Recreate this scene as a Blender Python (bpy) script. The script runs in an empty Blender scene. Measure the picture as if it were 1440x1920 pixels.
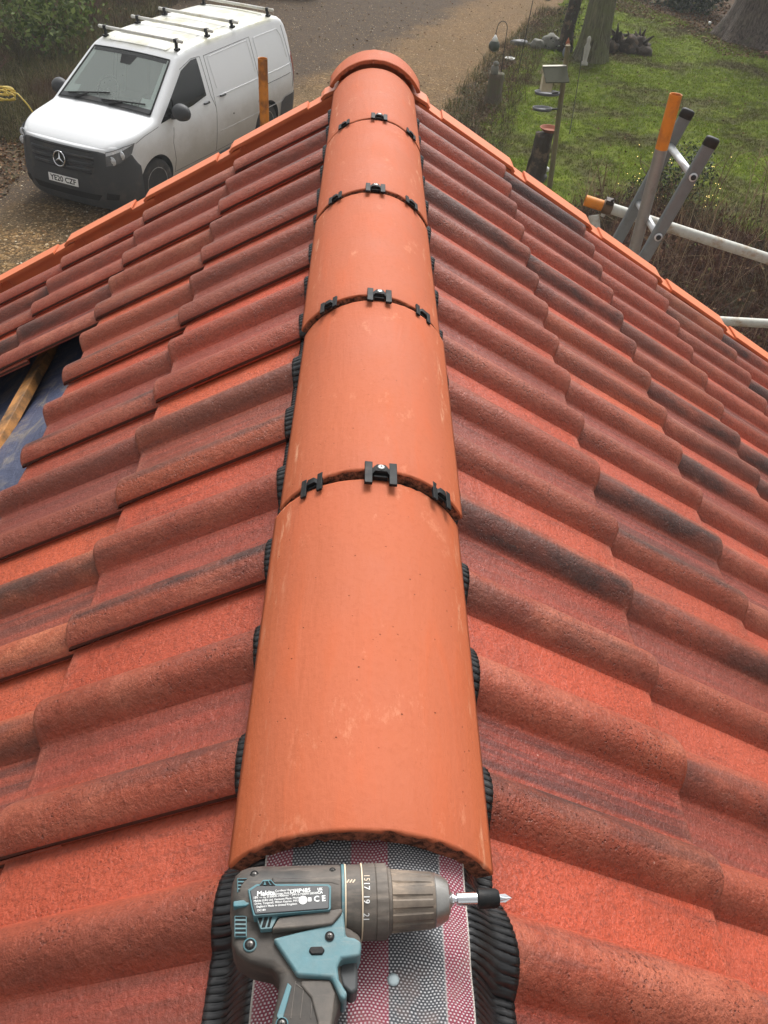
import bpy, bmesh, math, random
import numpy as np
from mathutils import Vector, Matrix, noise
random.seed(7)
C = bpy.context.scene
col = C.collection
R = math.radians
PI = math.pi

# ------------------------------------------------------------------ camera
cam = bpy.data.cameras.new('camera'); camo = bpy.data.objects.new('camera', cam); col.objects.link(camo)
cam.sensor_fit = 'HORIZONTAL'; cam.sensor_width = 36; cam.lens = 40.0
cam.clip_start = 0.03; cam.clip_end = 600
_r = Vector((0.99808992, -0.00441961, 0.06161963)); _u = Vector((-0.04319166, 0.66322748, 0.74717052)); _f = Vector((0.04417003, 0.74840482, -0.66176977))
CAM = Vector((-0.02780679, -0.34468596, 5.26892284))
camo.matrix_world = Matrix(((_r.x, _u.x, -_f.x, CAM.x), (_r.y, _u.y, -_f.y, CAM.y), (_r.z, _u.z, -_f.z, CAM.z), (0, 0, 0, 1)))
C.camera = camo
# ------------------------------------------------------------------ light
SUN_EL, SUN_AZ = R(50), R(12)        # azimuth from +Y towards +X: broad glow behind the cloud
w = bpy.data.worlds.new('World'); C.world = w; w.use_nodes = True
nt = w.node_tree; nt.nodes.clear()
sky = nt.nodes.new('ShaderNodeTexSky'); sky.sky_type = 'NISHITA'; sky.sun_disc = False
sky.sun_elevation = SUN_EL; sky.sun_rotation = SUN_AZ; sky.dust_density = 5; sky.air_density = 1.0; sky.ozone_density = 1
hs = nt.nodes.new('ShaderNodeHueSaturation'); hs.inputs['Saturation'].default_value = 0.02
bg = nt.nodes.new('ShaderNodeBackground'); bg.inputs['Strength'].default_value = 0.125
out = nt.nodes.new('ShaderNodeOutputWorld')
nt.links.new(sky.outputs[0], hs.inputs['Color']); nt.links.new(hs.outputs[0], bg.inputs['Color']); nt.links.new(bg.outputs[0], out.inputs[0])
sl = bpy.data.lights.new('sun', 'SUN'); sl.energy = 1.5; sl.angle = R(24); sl.color = (1, .97, .93)
so = bpy.data.objects.new('sun', sl); col.objects.link(so)
sd = Vector((math.sin(SUN_AZ) * math.cos(SUN_EL), math.cos(SUN_AZ) * math.cos(SUN_EL), math.sin(SUN_EL)))
so.rotation_euler = sd.to_track_quat('Z', 'Y').to_euler()
vs = C.view_settings; vs.view_transform = 'Standard'; vs.look = 'None'; vs.gamma = 1; vs.exposure = 0.80; vs.use_curve_mapping = False

# ------------------------------------------------------------------ helpers
def tag(o, label=None, cat=None, group=None, kind=None):
    if label: o['label'] = label
    if cat: o['category'] = cat
    if group: o['group'] = group
    if kind: o['kind'] = kind
    return o
def empty(name, loc=(0, 0, 0), rot=(0, 0, 0), parent=None):
    o = bpy.data.objects.new(name, None); col.objects.link(o); o.location = loc; o.rotation_euler = rot
    o.empty_display_size = .1
    if parent: o.parent = parent
    return o
def link(name, me, mat=None, parent=None, loc=None, rot=None):
    if mat is not None and not me.materials: me.materials.append(mat)
    o = bpy.data.objects.new(name, me); col.objects.link(o)
    if parent: o.parent = parent
    if loc is not None: o.location = loc
    if rot is not None: o.rotation_euler = rot
    return o
def mk(vs_, fs, smooth=False):
    me = bpy.data.meshes.new('m'); me.from_pydata([tuple(v) for v in vs_], [], fs)
    if smooth: me.polygons.foreach_set('use_smooth', [True] * len(me.polygons))
    me.update(); return me
class MB:
    def __init__(s): s.v = []; s.f = []
    def add(s, vs_, fs):
        n = len(s.v); s.v += [tuple(v) for v in vs_]; s.f += [tuple(i + n for i in f) for f in fs]; return s
    def box(s, c, d, rz=0, M=None):
        cx, cy, cz = c; x, y, z = d[0] / 2, d[1] / 2, d[2] / 2
        p = [Vector((a * x, b * y, e * z)) for a in (-1, 1) for b in (-1, 1) for e in (-1, 1)]
        m = Matrix.Rotation(rz, 3, 'Z') if M is None else M
        p = [m @ q + Vector(c) for q in p]
        return s.add(p, [(0, 1, 3, 2), (4, 6, 7, 5), (0, 4, 5, 1), (2, 3, 7, 6), (0, 2, 6, 4), (1, 5, 7, 3)])
    def tube(s, pts, r, n=10, cap=True):
        pts = [Vector(p) for p in pts]; rs = r if isinstance(r, (list, tuple)) else [r] * len(pts)
        rings = []; up = None
        for i, p in enumerate(pts):
            a = pts[max(i - 1, 0)]; b = pts[min(i + 1, len(pts) - 1)]; d = (b - a).normalized()
            if up is None: up = Vector((0, 0, 1)) if abs(d.z) < .9 else Vector((1, 0, 0))
            e = d.cross(up)
            if e.length < 1e-4: e = d.orthogonal()
            e.normalize(); g = e.cross(d).normalized(); up = g
            rings.append([p + (e * math.cos(2 * PI * k / n) + g * math.sin(2 * PI * k / n)) * rs[i] for k in range(n)])
        v = [q for rg in rings for q in rg]; f = []
        for i in range(len(pts) - 1):
            for k in range(n):
                f.append((i * n + k, i * n + (k + 1) % n, (i + 1) * n + (k + 1) % n, (i + 1) * n + k))
        if cap: f.append(tuple(range(n - 1, -1, -1))); f.append(tuple((len(pts) - 1) * n + k for k in range(n)))
        return s.add(v, f)
    def lathe(s, prof, n=32, axis='Z', c=(0, 0, 0), ribs=None):
        v = []; f = []
        for (a, r) in prof:
            for k in range(n):
                t = 2 * PI * k / n; rr = r * (1 if ribs is None else ribs(a, t))
                q = {'Z': (rr * math.cos(t), rr * math.sin(t), a), 'X': (a, rr * math.cos(t), rr * math.sin(t)), 'Y': (rr * math.sin(t), a, rr * math.cos(t))}[axis]
                v.append((q[0] + c[0], q[1] + c[1], q[2] + c[2]))
        m = len(prof)
        for i in range(m - 1):
            for k in range(n): f.append((i * n + k, i * n + (k + 1) % n, (i + 1) * n + (k + 1) % n, (i + 1) * n + k))
        f.append(tuple(range(n - 1, -1, -1))); f.append(tuple((m - 1) * n + k for k in range(n)))
        return s.add(v, f)
    def prism(s, poly, z0, z1):
        n = len(poly); v = [(p[0], p[1], z0) for p in poly] + [(p[0], p[1], z1) for p in poly]
        f = [tuple(range(n - 1, -1, -1)), tuple(range(n, 2 * n))] + [(i, (i + 1) % n, n + (i + 1) % n, n + i) for i in range(n)]
        return s.add(v, f)
    def build(s, name, mat, parent=None, smooth=False, loc=None, rot=None, bevel=0, seg=2, angle=None):
        me = mk(s.v, s.f, smooth); o = link(name, me, mat, parent, loc, rot)
        if bevel:
            b = o.modifiers.new('bevel', 'BEVEL'); b.width = bevel; b.segments = seg; b.limit_method = 'ANGLE'; b.angle_limit = R(40)
            me.polygons.foreach_set('use_smooth', [True] * len(me.polygons)); b.harden_normals = True
        return o
def autosmooth(o, ang=35):
    me = o.data; me.polygons.foreach_set('use_smooth', [True] * len(me.polygons))
    try: me.set_sharp_from_angle(angle=R(ang))
    except Exception: pass
    return o

# ------------------------------------------------------------------ node helpers
class NT:
    def __init__(s, name):
        s.m = bpy.data.materials.new(name); s.m.use_nodes = True; s.t = s.m.node_tree; s.n = s.t.nodes
        s.b = s.n['Principled BSDF']; s.out = s.n['Material Output']
    def N(s, typ, **kw):
        x = s.n.new('ShaderNode' + typ)
        for k, v in kw.items():
            if hasattr(x, k): setattr(x, k, v)
        return x
    def L(s, a, b): s.t.links.new(a, b); return b
    def set(s, inp, v):
        i = s.b.inputs[inp]
        if hasattr(v, 'is_output') or isinstance(v, bpy.types.NodeSocket): s.L(v, i)
        else: i.default_value = v
    def coord(s, kind='Object'): return s.N('TexCoord').outputs[kind]
    def pos(s): return s.N('NewGeometry').outputs['Position']
    def rnd(s): return s.N('ObjectInfo').outputs['Random']
    def math(s, op, a, b=None, c=None, clamp=False):
        x = s.N('Math', operation=op); x.use_clamp = clamp
        for i, v in enumerate((a, b, c)):
            if v is None: continue
            if isinstance(v, (int, float)): x.inputs[i].default_value = v
            else: s.L(v, x.inputs[i])
        return x.outputs[0]
    def sep(s, v): x = s.N('SeparateXYZ'); s.L(v, x.inputs[0]); return x.outputs
    def comb(s, a, b, c):
        x = s.N('CombineXYZ')
        for i, v in enumerate((a, b, c)):
            if isinstance(v, (int, float)): x.inputs[i].default_value = v
            else: s.L(v, x.inputs[i])
        return x.outputs[0]
    def scale(s, v, sc):
        x = s.N('VectorMath', operation='MULTIPLY'); s.L(v, x.inputs[0]); x.inputs[1].default_value = sc if isinstance(sc, tuple) else (sc,) * 3; return x.outputs[0]
    def noise(s, v, scale=5, detail=4, rough=.55, w=None, dist=0):
        x = s.N('TexNoise'); x.inputs['Scale'].default_value = scale; x.inputs['Detail'].default_value = detail; x.inputs['Roughness'].default_value = rough
        x.inputs['Distortion'].default_value = dist
        if w is not None: x.noise_dimensions = '4D'; s.L(w, x.inputs['W'])
        if v is not None: s.L(v, x.inputs['Vector'])
        return x.outputs['Fac']
    def vor(s, v, scale=5, feature='F1', out='Distance', rnd=1):
        x = s.N('TexVoronoi', feature=feature); x.inputs['Scale'].default_value = scale; x.inputs['Randomness'].default_value = rnd
        s.L(v, x.inputs['Vector']); return x.outputs[out]
    def mr(s, v, a, b, c=0, d=1, smooth=False):
        x = s.N('MapRange'); x.interpolation_type = 'SMOOTHSTEP' if smooth else 'LINEAR'; s.L(v, x.inputs[0])
        for i, q in enumerate((a, b, c, d)): x.inputs[i + 1].default_value = q
        return x.outputs[0]
    def mix(s, f, a, b, mode='MIX'):
        x = s.N('Mix', data_type='RGBA', blend_type=mode)
        if isinstance(f, (int, float)): x.inputs[0].default_value = f
        else: s.L(f, x.inputs[0])
        for i, v in ((6, a), (7, b)):
            if isinstance(v, (tuple, list)): x.inputs[i].default_value = tuple(v) + ((1,) if len(v) == 3 else ())
            else: s.L(v, x.inputs[i])
        return x.outputs[2]
    def ramp(s, v, stops):
        x = s.N('ValToRGB'); s.L(v, x.inputs[0]); e = x.color_ramp.elements
        while len(e) < len(stops): e.new(.5)
        for i, (p, c_) in enumerate(stops): e[i].position = p; e[i].color = tuple(c_) + ((1,) if len(c_) == 3 else ())
        return x.outputs[0]
    def bump(s, h, strength=.3, dist=.01, prev=None):
        x = s.N('Bump'); x.inputs['Strength'].default_value = strength; x.inputs['Distance'].default_value = dist; s.L(h, x.inputs['Height'])
        if prev is not None: s.L(prev, x.inputs['Normal'])
        s.L(x.outputs[0], s.b.inputs['Normal']); return x.outputs[0]
def simple(name, colr, rough=.6, metal=0, var=.25, scale=20, bump=0, bdist=.002, spec=None, dirt=None, dscale=6, damt=(.5, .75)):
    n = NT(name); c = n.coord(); r = n.rnd()
    f = n.noise(c, scale, 5, .6, w=n.math('MULTIPLY', r, 40))
    base = n.mix(f, tuple(x * (1 - var) for x in colr), tuple(min(1, x * (1 + var)) for x in colr))
    if dirt is not None:
        g = n.mr(n.noise(c, dscale, 6, .65, w=n.math('MULTIPLY', r, 77)), damt[0], damt[1])
        base = n.mix(g, base, dirt)
    n.set('Base Color', base); n.set('Roughness', n.mr(f, .3, .7, max(0, rough - .08), min(1, rough + .08))); n.set('Metallic', metal)
    if spec is not None: n.set('Specular IOR Level', spec)
    if bump: n.bump(f, bump, bdist)
    return n.m

# ------------------------------------------------------------------ constants of the roof
H = 4.62; TH = 0.541; CT, ST = math.cos(TH), math.sin(TH)
G = 0.45; W = 0.28567; TK = .013; RH = .027
GU = {1: .3208, -1: .3150}; U1 = {1: .474, -1: .461}
TS = W - .036; TM = W / 2 - .036
# lap edge (t = W) of the column touching the first side roll
def roll(t):
    def b(s): return max(0, 1 - abs(s) ** 2.1) ** .98
    h = 0
    d = t - TM; h = max(h, RH * b(d / .0370))
    d = t - TS; h = max(h, RH * b(d / .0370) if d < 0 else RH * b(d / .0490))
    h = max(h, .0010)
    return h
def tile_mesh(L, t0=-.030, t1=W):
    ts = sorted(set([t0, 0] + [TM + .0370 * k / 11 for k in range(-11, 12)] + [TS + .0345 * k / 11 for k in range(-11, 12)] + [TM - .043, TM + .043, TS - .0370] + [W / 4 - .036, W / 4 - .05, W / 4 - .02, 3 * W / 4 - .036, W]))
    ts = [t for t in ts if t0 <= t <= t1 + 1e-6]
    us = [0, L * .5, L - .010, L - .0055, L - .0022, L - .0004]
    dr = [0, 0, 0, .0012, .0038, .0075]
    v = []; nc = len(ts)
    for u, q in zip(us, dr):
        for t in ts:
            sk = .004 * noise.noise((t * 22, 3.1, L)) if u > L * .9 else 0
            e = min(1, max(0, (t1 - t) / .004)); rd = .0018 * (1 - e) if t1 > .2 else 0
            v.append((u + sk, t, roll(t) - q - (L - u) * TK / GU[1] - rd))
    n1 = len(v)
    for u, q in ((0, 0), (L - .0004, 0)):          # underside
        for t in ts:
            sk = .004 * noise.noise((t * 22, 3.1, L)) if u > L * .9 else 0
            v.append((u + sk, t, roll(t) - TK + .0008 - (L - u) * TK / GU[1] + (.0048 if t > W - .001 else 0)))
    f = []; m = len(us)
    for i in range(m - 1):
        for j in range(nc - 1): f.append((i * nc + j, (i + 1) * nc + j, (i + 1) * nc + j + 1, i * nc + j + 1))
    for j in range(nc - 1):
        f.append(((m - 1) * nc + j, n1 + nc + j, n1 + nc + j + 1, (m - 1) * nc + j + 1))
        f.append((n1 + j, n1 + j + 1, n1 + nc + j + 1, n1 + nc + j))
        f.append((j, j + 1, n1 + j + 1, n1 + j))
    # lap edges
    a = [i * nc + nc - 1 for i in range(m)]; b0, b1 = n1 + nc - 1, n1 + 2 * nc - 1
    f.append(tuple(a + [b1, b0])); a = [i * nc for i in range(m)]; f.append(tuple([n1, n1 + nc] + a[::-1]))
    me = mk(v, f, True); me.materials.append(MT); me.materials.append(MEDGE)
    me.polygons[len(f) - 2].material_index = 1
    try: me.set_sharp_from_angle(angle=R(50))
    except Exception: pass
    return me

def mat_tile():
    n = NT('concrete_tile'); c = n.coord(); r = n.rnd(); x, t, z = n.sep(c)
    w5 = n.math('MULTIPLY', r, 37.0)
    r2 = n.math('FRACT', n.math('MULTIPLY', r, 17.31)); r3 = n.math('FRACT', n.math('MULTIPLY', r, 71.7)); r4 = n.math('FRACT', n.math('MULTIPLY', r, 133.1))
    streak = n.noise(n.comb(n.math('MULTIPLY', x, 1.8), n.math('MULTIPLY', t, 70.0), 0.0), 1.0, 5, .62, w=w5)
    blot = n.noise(c, 9, 5, .6, w=w5)
    fine = n.noise(c, 240, 4, .7, w=w5)
    mid = n.noise(c, 55, 4, .6, w=w5)
    def band(c0, hw, soft):  # 1 inside
        d = n.math('ABSOLUTE', n.math('SUBTRACT', t, c0)); return n.mr(d, hw, hw + soft, 1, 0, True)
    coral = n.mix(blot, (.44, .058, .023), (.58, .104, .048))
    coral = n.mix(n.math('MULTIPLY', r2, .40), coral, (.36, .048, .016))
    brown = n.mix(mid, (.145, .026, .012), (.330, .066, .029))
    purp = n.mix(n.mr(streak, .40, .60), (.045, .021, .021), (.30, .050, .030))
    rollm = n.math('MAXIMUM', band(TM, .022, .018), band(TS, .024, .018))
    panb = band(3 * W / 4 - .036, .026, .016)
    cc = n.mix(n.math('MULTIPLY', rollm, .75), coral, brown)
    pst = n.mr(n.math('ADD', streak, n.math('MULTIPLY', r3, .35)), .45, .80, .55, 1)
    cc = n.mix(n.math('MULTIPLY', panb, pst), cc, purp)
    dust = n.math('MULTIPLY', n.math('MULTIPLY', rollm, n.mr(n.noise(c, 13, 5, .65, w=w5), .42, .62)), n.mr(r2, .2, .8, .15, .75)); cc = n.mix(dust, cc, (.46, .135, .075))
    # charcoal flame along one flank of a roll on some tiles
    fl1 = n.math('MULTIPLY', band(TS - .015, .013, .014), n.mr(r4, .34, .62, 0, .96))
    fl2 = n.math('MULTIPLY', band(TM + .014, .013, .016), n.mr(r3, .32, .65, 0, .92))
    fl3 = n.math('MULTIPLY', band(TM - .015, .010, .016), n.mr(r2, .50, .95, 0, .8))
    fl = n.math('MAXIMUM', fl1, n.math('MAXIMUM', fl2, fl3)); fl = n.math('MULTIPLY', fl, n.mr(n.noise(n.comb(n.math('MULTIPLY', x, 4.0), n.math('MULTIPLY', t, 14.0), 0.0), 1, 4, .6, w=w5), .36, .56))
    cc = n.mix(fl, cc, (.030, .019, .017))
    tone = n.ramp(n.math('FRACT', n.math('MULTIPLY', r, 211.7)), [(0, (1.0, 1.0, 1.0)), (.35, (.90, .92, .92)), (.6, (.80, .90, .95)), (.8, (1.06, 1.18, 1.0)), (.88, (.92, .95, .95)), (1, (.42, .50, .58))])
    cc = n.mix(1.0, cc, tone, 'MULTIPLY')
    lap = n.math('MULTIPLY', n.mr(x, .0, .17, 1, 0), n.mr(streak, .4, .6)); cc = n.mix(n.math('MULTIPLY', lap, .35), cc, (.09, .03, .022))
    nose = n.math('MULTIPLY', n.mr(x, .375, .398, 0, .55), n.mr(mid, .35, .6)); cc = n.mix(nose, cc, (.36, .13, .085))
    stn = n.noise(n.comb(n.math('MULTIPLY', x, 2.2), n.math('MULTIPLY', t, 26.0), 3.0), 1, 6, .7, w=w5); cc = n.mix(n.mr(stn, .54, .66, 0, .55), cc, (.10, .038, .030))
    # pale rubbed scuffs
    scf = n.math('MULTIPLY', n.mr(n.noise(n.comb(n.math('MULTIPLY', x, 9.0), n.math('MULTIPLY', t, 30.0), 0.0), 1, 6, .7, w=w5), .62, .74), n.mr(mid, .45, .6))
    cc = n.mix(n.math('MULTIPLY', scf, .5), cc, (.62, .33, .23))
    # pores and sand grains
    wp = n.N('VectorMath', operation='MULTIPLY_ADD'); nc_ = n.N('TexNoise'); nc_.inputs['Scale'].default_value = 260; n.L(c, nc_.inputs['Vector']); n.L(nc_.outputs['Color'], wp.inputs[0]); wp.inputs[1].default_value = (.006, .006, .006); n.L(c, wp.inputs[2])
    pore = n.mr(n.vor(wp.outputs[0], 185), .16, .34, 1, 0); pm = n.math('MULTIPLY', pore, n.math('MULTIPLY', n.mr(n.noise(c, 11, 5, .75, w=w5), .47, .62), n.math('ADD', .45, n.math('MULTIPLY', rollm, .55))))
    cc = n.mix(n.math('MULTIPLY', pm, .75), cc, (.07, .018, .011))
    cc = n.mix(n.mr(fine, .50, .66, 0, .55), cc, (.11, .022, .012)); cc = n.mix(n.mr(n.noise(c, 5, 5, .7, w=w5), .50, .68, 0, .45), cc, (.17, .040, .022)); grit = n.noise(c, 520, 2, .6, w=w5); cc = n.mix(n.mr(grit, .56, .68, 0, .45), cc, (.10, .025, .015))
    cc = n.mix(n.mr(fine, .30, .44, .30, 0), cc, (.60, .20, .13))
    chip = n.mr(n.vor(c, 26), .0, .035, 1, 0); cc = n.mix(n.math('MULTIPLY', chip, n.mr(n.noise(c, 12, 2, .5, w=w5), .6, .66)), cc, (.7, .45, .36))
    cc = n.mix(n.mr(r, 0, 1, 0, .22), cc, (.22, .060, .034))
    n.set('Base Color', cc)
    wet = n.noise(c, 14, 4, .6, w=w5)
    n.set('Roughness', n.mr(n.math('ADD', wet, n.math('MULTIPLY', fine, .5)), .5, .95, .33, .58)); n.set('Specular IOR Level', .42)
    hgt = n.math('ADD', n.math('MULTIPLY', fine, .8), n.math('SUBTRACT', n.math('MULTIPLY', mid, 1.4), n.math('MULTIPLY', pm, .7)))
    n.bump(hgt, .85, .0028)
    return n.m
MT = mat_tile()
def mat_ridge():
    n = NT('ridge_terracotta'); c = n.coord(); r = n.rnd(); w5 = n.math('MULTIPLY', r, 23.0)
    x, y, z = n.sep(c)
    a = n.noise(c, 7, 6, .6, w=w5); f = n.noise(c, 160, 4, .65, w=w5); st = n.noise(n.scale(c, (10, 1.6, 10)), 3, 5, .6, w=w5, dist=.6)
    cc = n.mix(a, (.375, .093, .040), (.465, .130, .061)); big = n.noise(c, 3.2, 5, .6, w=w5, dist=.8); cc = n.mix(n.mr(big, .48, .62, 0, .35), cc, (.46, .112, .050)); cc = n.mix(n.mr(f, .50, .70, 0, .20), cc, (.31, .072, .030))
    cc = n.mix(n.mr(st, .52, .68, 0, .30), cc, (.50, .10, .03))
    edge = n.mr(n.math('ABSOLUTE', x), .085, .112, 0, .28, True); cc = n.mix(edge, cc, (.44, .105, .026))
    # lime scuffs down the shoulders
    sh = n.math('MULTIPLY', n.mr(n.math('ABSOLUTE', n.math('SUBTRACT', n.math('ABSOLUTE', x), .100)), .0, .012, 1, 0), n.mr(n.noise(n.scale(c, (60, 12, 60)), 1, 6, .7, w=w5), .56, .66))
    cc = n.mix(n.math('MULTIPLY', sh, .75), cc, (.66, .36, .22))
    sm = n.math('MULTIPLY', n.mr(n.noise(n.scale(c, (22, 12, 22)), 1, 7, .8, w=w5), .58, .70), .38); cc = n.mix(sm, cc, (.72, .34, .20))
    pt = n.math('MULTIPLY', n.mr(n.vor(c, 75), .03, .09, 1, 0), n.mr(n.noise(c, 9, 5, .75, w=w5), .44, .56)); cc = n.mix(n.math('MULTIPLY', pt, .9), cc, (.10, .03, .015))
    pt2 = n.math('MULTIPLY', n.mr(n.vor(c, 230), .08, .2, 1, 0), n.mr(n.noise(c, 30, 3, .6, w=w5), .5, .62)); cc = n.mix(n.math('MULTIPLY', pt2, .5), cc, (.28, .07, .03))
    n.set('Base Color', cc); n.set('Roughness', n.mr(n.math('ADD', a, n.math('MULTIPLY', f, .3)), .5, .85, .62, .80)); n.set('Specular IOR Level', .22)
    n.bump(n.math('SUBTRACT', n.math('ADD', n.math('MULTIPLY', f, .7), n.math('MULTIPLY', st, 2.0)), n.math('MULTIPLY', pt, 2)), .5, .0018)
    return n.m
MR = mat_ridge()
def mat_broken():
    n = NT('broken_edge'); c = n.coord(); f = n.noise(c, 120, 6, .75); g = n.noise(c, 30, 4, .6)
    n.set('Base Color', n.mix(n.mr(f, .40, .60), (.045, .013, .006), n.mix(g, (.32, .095, .045), (.48, .16, .08)))); n.set('Roughness', .9)
    n.bump(f, 1, .004); return n.m
MBROKEN = mat_broken()
M = {}
M['cap'] = simple('verge_plastic', (.60, .155, .055), .5, var=.05, scale=8, bump=.1, dirt=(.42, .13, .06), dscale=10, damt=(.55, .8))
M['black'] = simple('black_nylon', (.009, .0095, .010), .6, spec=.25, var=.3, scale=60, bump=.2, dirt=(.05, .035, .028), dscale=40, damt=(.55, .75))
M['screw'] = simple('zinc_screw', (.52, .52, .50), .42, metal=.6, var=.1)
M['timber'] = simple('treated_timber', (.43, .19, .05), .7, var=.45, scale=24, bump=.5, dirt=(.10, .055, .025), dscale=14, damt=(.44, .6))
M['brick_wall'] = simple('gable_render', (.42, .36, .30), .9, var=.1, scale=30, bump=.3)
M['white_pvc'] = simple('white_pvc', (.75, .75, .74), .4, var=.04)
M['dark_void'] = simple('void_shade', (.03, .03, .034), .9)  # near-black colour standing in for the shade inside gaps and holes

# ------------------------------------------------------------------ house
house = tag(empty('house'), 'red tiled bungalow roof with orange half round ridge tiles, missing tiles on one slope', 'house')
def slope_mat(side, u, y, n=0):
    c_, s_ = CT, ST
    U = Vector((side * c_, 0, -s_)); T = Vector((0, side, 0)); Nn = Vector((side * s_, 0, c_))
    o = Vector((0, y, H)) + U * u + Nn * n
    return Matrix(((U.x, T.x, Nn.x, o.x), (U.y, T.y, Nn.y, o.y), (U.z, T.z, Nn.z, o.z), (0, 0, 0, 1)))
LTOP = .40; LREG = .40
MEDGE = simple('shaded_raw_edge', (.060, .020, .012), .85, var=.3, scale=90, bump=.5)  # raw brown edge, darkened to paint the shadow line under the side lap
me_tile = tile_mesh(LREG)
me_left_cut = tile_mesh(LREG, TS - .050)
NROW = 9
EDGE_R = 2.095 + W / 2 + .036       # right: lap edge (far side) of first column = side roll k=-1 + .036
EDGE_L = 2.125 - .036               # left: lap edge (near side) of first column
ntile = 0
for side in (1, -1):
    for row in range(NROW):
        u_nose = U1[side] + GU[side] * row
        for cidx in range(-1 if side == -1 else 0, 12):
            if side == 1: y = EDGE_R - W - cidx * W      # origin t=0
            else:
                y = EDGE_L + W - cidx * W
            me = me_tile
            if side == -1 and cidx == 0: me = me_left_cut
            if y < -1.2: continue
            # part of the left slope is still open: courses below the second are missing there
            if side == -1 and row >= 2 and y - W < 1.49 - .01 and row <= 7:
                continue
            if side == -1 and cidx == -1: continue
            o = bpy.data.objects.new('roof_tile', me); col.objects.link(o); o.parent = house
            m = slope_mat(side, u_nose - LREG + random.uniform(-.0035, .0035), y + random.uniform(-.0012, .0012), -RH - .0005 + random.uniform(0, .0022))
            o.matrix_world = m @ Matrix.Rotation(random.uniform(-.005, .005), 4, 'Z')
            ntile += 1
# membrane, battens, structure under the tiles
def mat_membrane():
    n = NT('roof_membrane'); c = n.coord(); f = n.noise(c, 10, 6, .7, dist=1.5); g = n.noise(n.scale(c, (60, 6, 60)), 1, 4, .7)
    cc = n.mix(f, (.022, .027, .062), (.085, .10, .165)); cc = n.mix(n.mr(f, .50, .66, 0, .75), cc, (.20, .165, .125))
    cc = n.mix(n.mr(g, .6, .8, 0, .5), cc, (.02, .02, .03))
    n.set('Base Color', cc); n.set('Roughness', .5); n.bump(n.math('ADD', f, g), .6, .006); return n.m
MM = mat_membrane()
for side in (1, -1):
    v = []; nx, ny = 60, 90
    for i in range(nx + 1):
        for j in range(ny + 1):
            u = .10 + 3.05 * i / nx; y = -1.2 + 3.42 * j / ny
            sag = .014 * math.cos(2 * PI * y / .6) + .012 * noise.noise((u * 9, y * 5, side)) + .005 * noise.noise((u * 30, y * 14, side))
            v.append(slope_mat(side, u, y, -.092 - .004 + sag) @ Vector((0, 0, 0)))
    f = [(i * (ny + 1) + j, (i + 1) * (ny + 1) + j, (i + 1) * (ny + 1) + j + 1, i * (ny + 1) + j + 1) for i in range(nx) for j in range(ny)]
    link('roof_membrane', mk(v, f, True), MM, house)
    for row in range(NROW):
        u = U1[side] + GU[side] * row - LREG + .028
        b = MB().box((0, 0, 0), (.038, 3.42, .024)); o = b.build('batten', M['timber'], house, bevel=.002, seg=1)
        o.matrix_world = slope_mat(side, u, .51, -RH - TK - .012 - .017 - TK * .9)
# gable wall, bargeboard
gp = [(-2.55, H - 2.55 * math.tan(TH) - .16), (0, H - .16), (2.55, H - 2.55 * math.tan(TH) - .16), (2.55, 0), (-2.55, 0)]
b = MB(); b.add([(x, 2.15, z) for x, z in gp] + [(x, -6.0, z) for x, z in gp], [(0, 1, 2, 3, 4), (9, 8, 7, 6, 5)] + [(i, i + 5, (i + 1) % 5 + 5, (i + 1) % 5) for i in range(5)])
b.build('wall', M['brick_wall'], house)
for side in (1, -1):
    b = MB().box((0, 0, 0), (3.1, .022, .16)); o = b.build('bargeboard', M['white_pvc'], house)
    o.matrix_world = slope_mat(side, 1.62, 2.28, -.14)
    o = MB().box((0, 0, 0), (3.05, .06, .02)).build('undercloak', M['dark_void'], house); o.matrix_world = slope_mat(side, 1.62, 2.235, -.075)  # undercloak coloured near-black to paint the shade in the verge gap

# ------------------------------------------------------------------ verge caps
def cap_mesh(gu, wd):
    """one dry verge unit: top flange with raised body and lower neck, outer face and inner lip (local u,t=+Y,n)"""
    b = MB(); L1 = gu * .845; L2 = gu * 1.02
    def shell(u0, u1, n0, n1, yo, yi):       # top + outer + inner faces with 3 mm thickness, sloping n0->n1
        pr = [(yi, -.009), (yi, -.0012), (yi + .0012, 0), (yo - .0015, 0), (yo, -.0015), (yo, -.115), (yo - .003, -.115), (yo - .003, -.005), (yi + .003, -.004), (yi + .003, -.009)]
        v = []
        for u, nn in ((u0, n0), (u1, n1)): v += [(u, y, z + nn) for y, z in pr]
        k = len(pr); b.add(v, [(i, (i + 1) % k, k + (i + 1) % k, k + i) for i in range(k)] + [tuple(range(k - 1, -1, -1)), tuple(range(k, 2 * k))])
    shell(0, L1 - .012, 0, .006, 0, -wd)
    shell(L1 - .0125, L1 + .002, .006, .0005, 0, -wd)
    shell(L1 - .03, L2, -.007, -.007, -.002, -wd + .003)
    return b
for side, vu in ((1, .2414), (-1, .232)):
    gu = GU[side] if side == 1 else .3200
    me = None
    for k in range(8, -2, -1):
        b = cap_mesh(gu, .082 if side == 1 else .066)
        if k == -1: b.v = [(max(u, .175), t, n_) for u, t, n_ in b.v]; me = None
        if side == -1: b.v = [(u, -t, n_) for u, t, n_ in b.v]; b.f = [f[::-1] for f in b.f]
        if me is None: me = mk(b.v, b.f); me.materials.append(M['cap'])
        o = bpy.data.objects.new('verge_cap', me); col.objects.link(o); o.parent = house
        o.matrix_world = slope_mat(side, vu + k * gu, 2.361 + random.uniform(-.0015, .0015), (-.0035 if side == 1 else -.0100) + random.uniform(-.001, .001)) @ Matrix.Rotation(random.uniform(-.004, .004), 4, 'Z')

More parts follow.
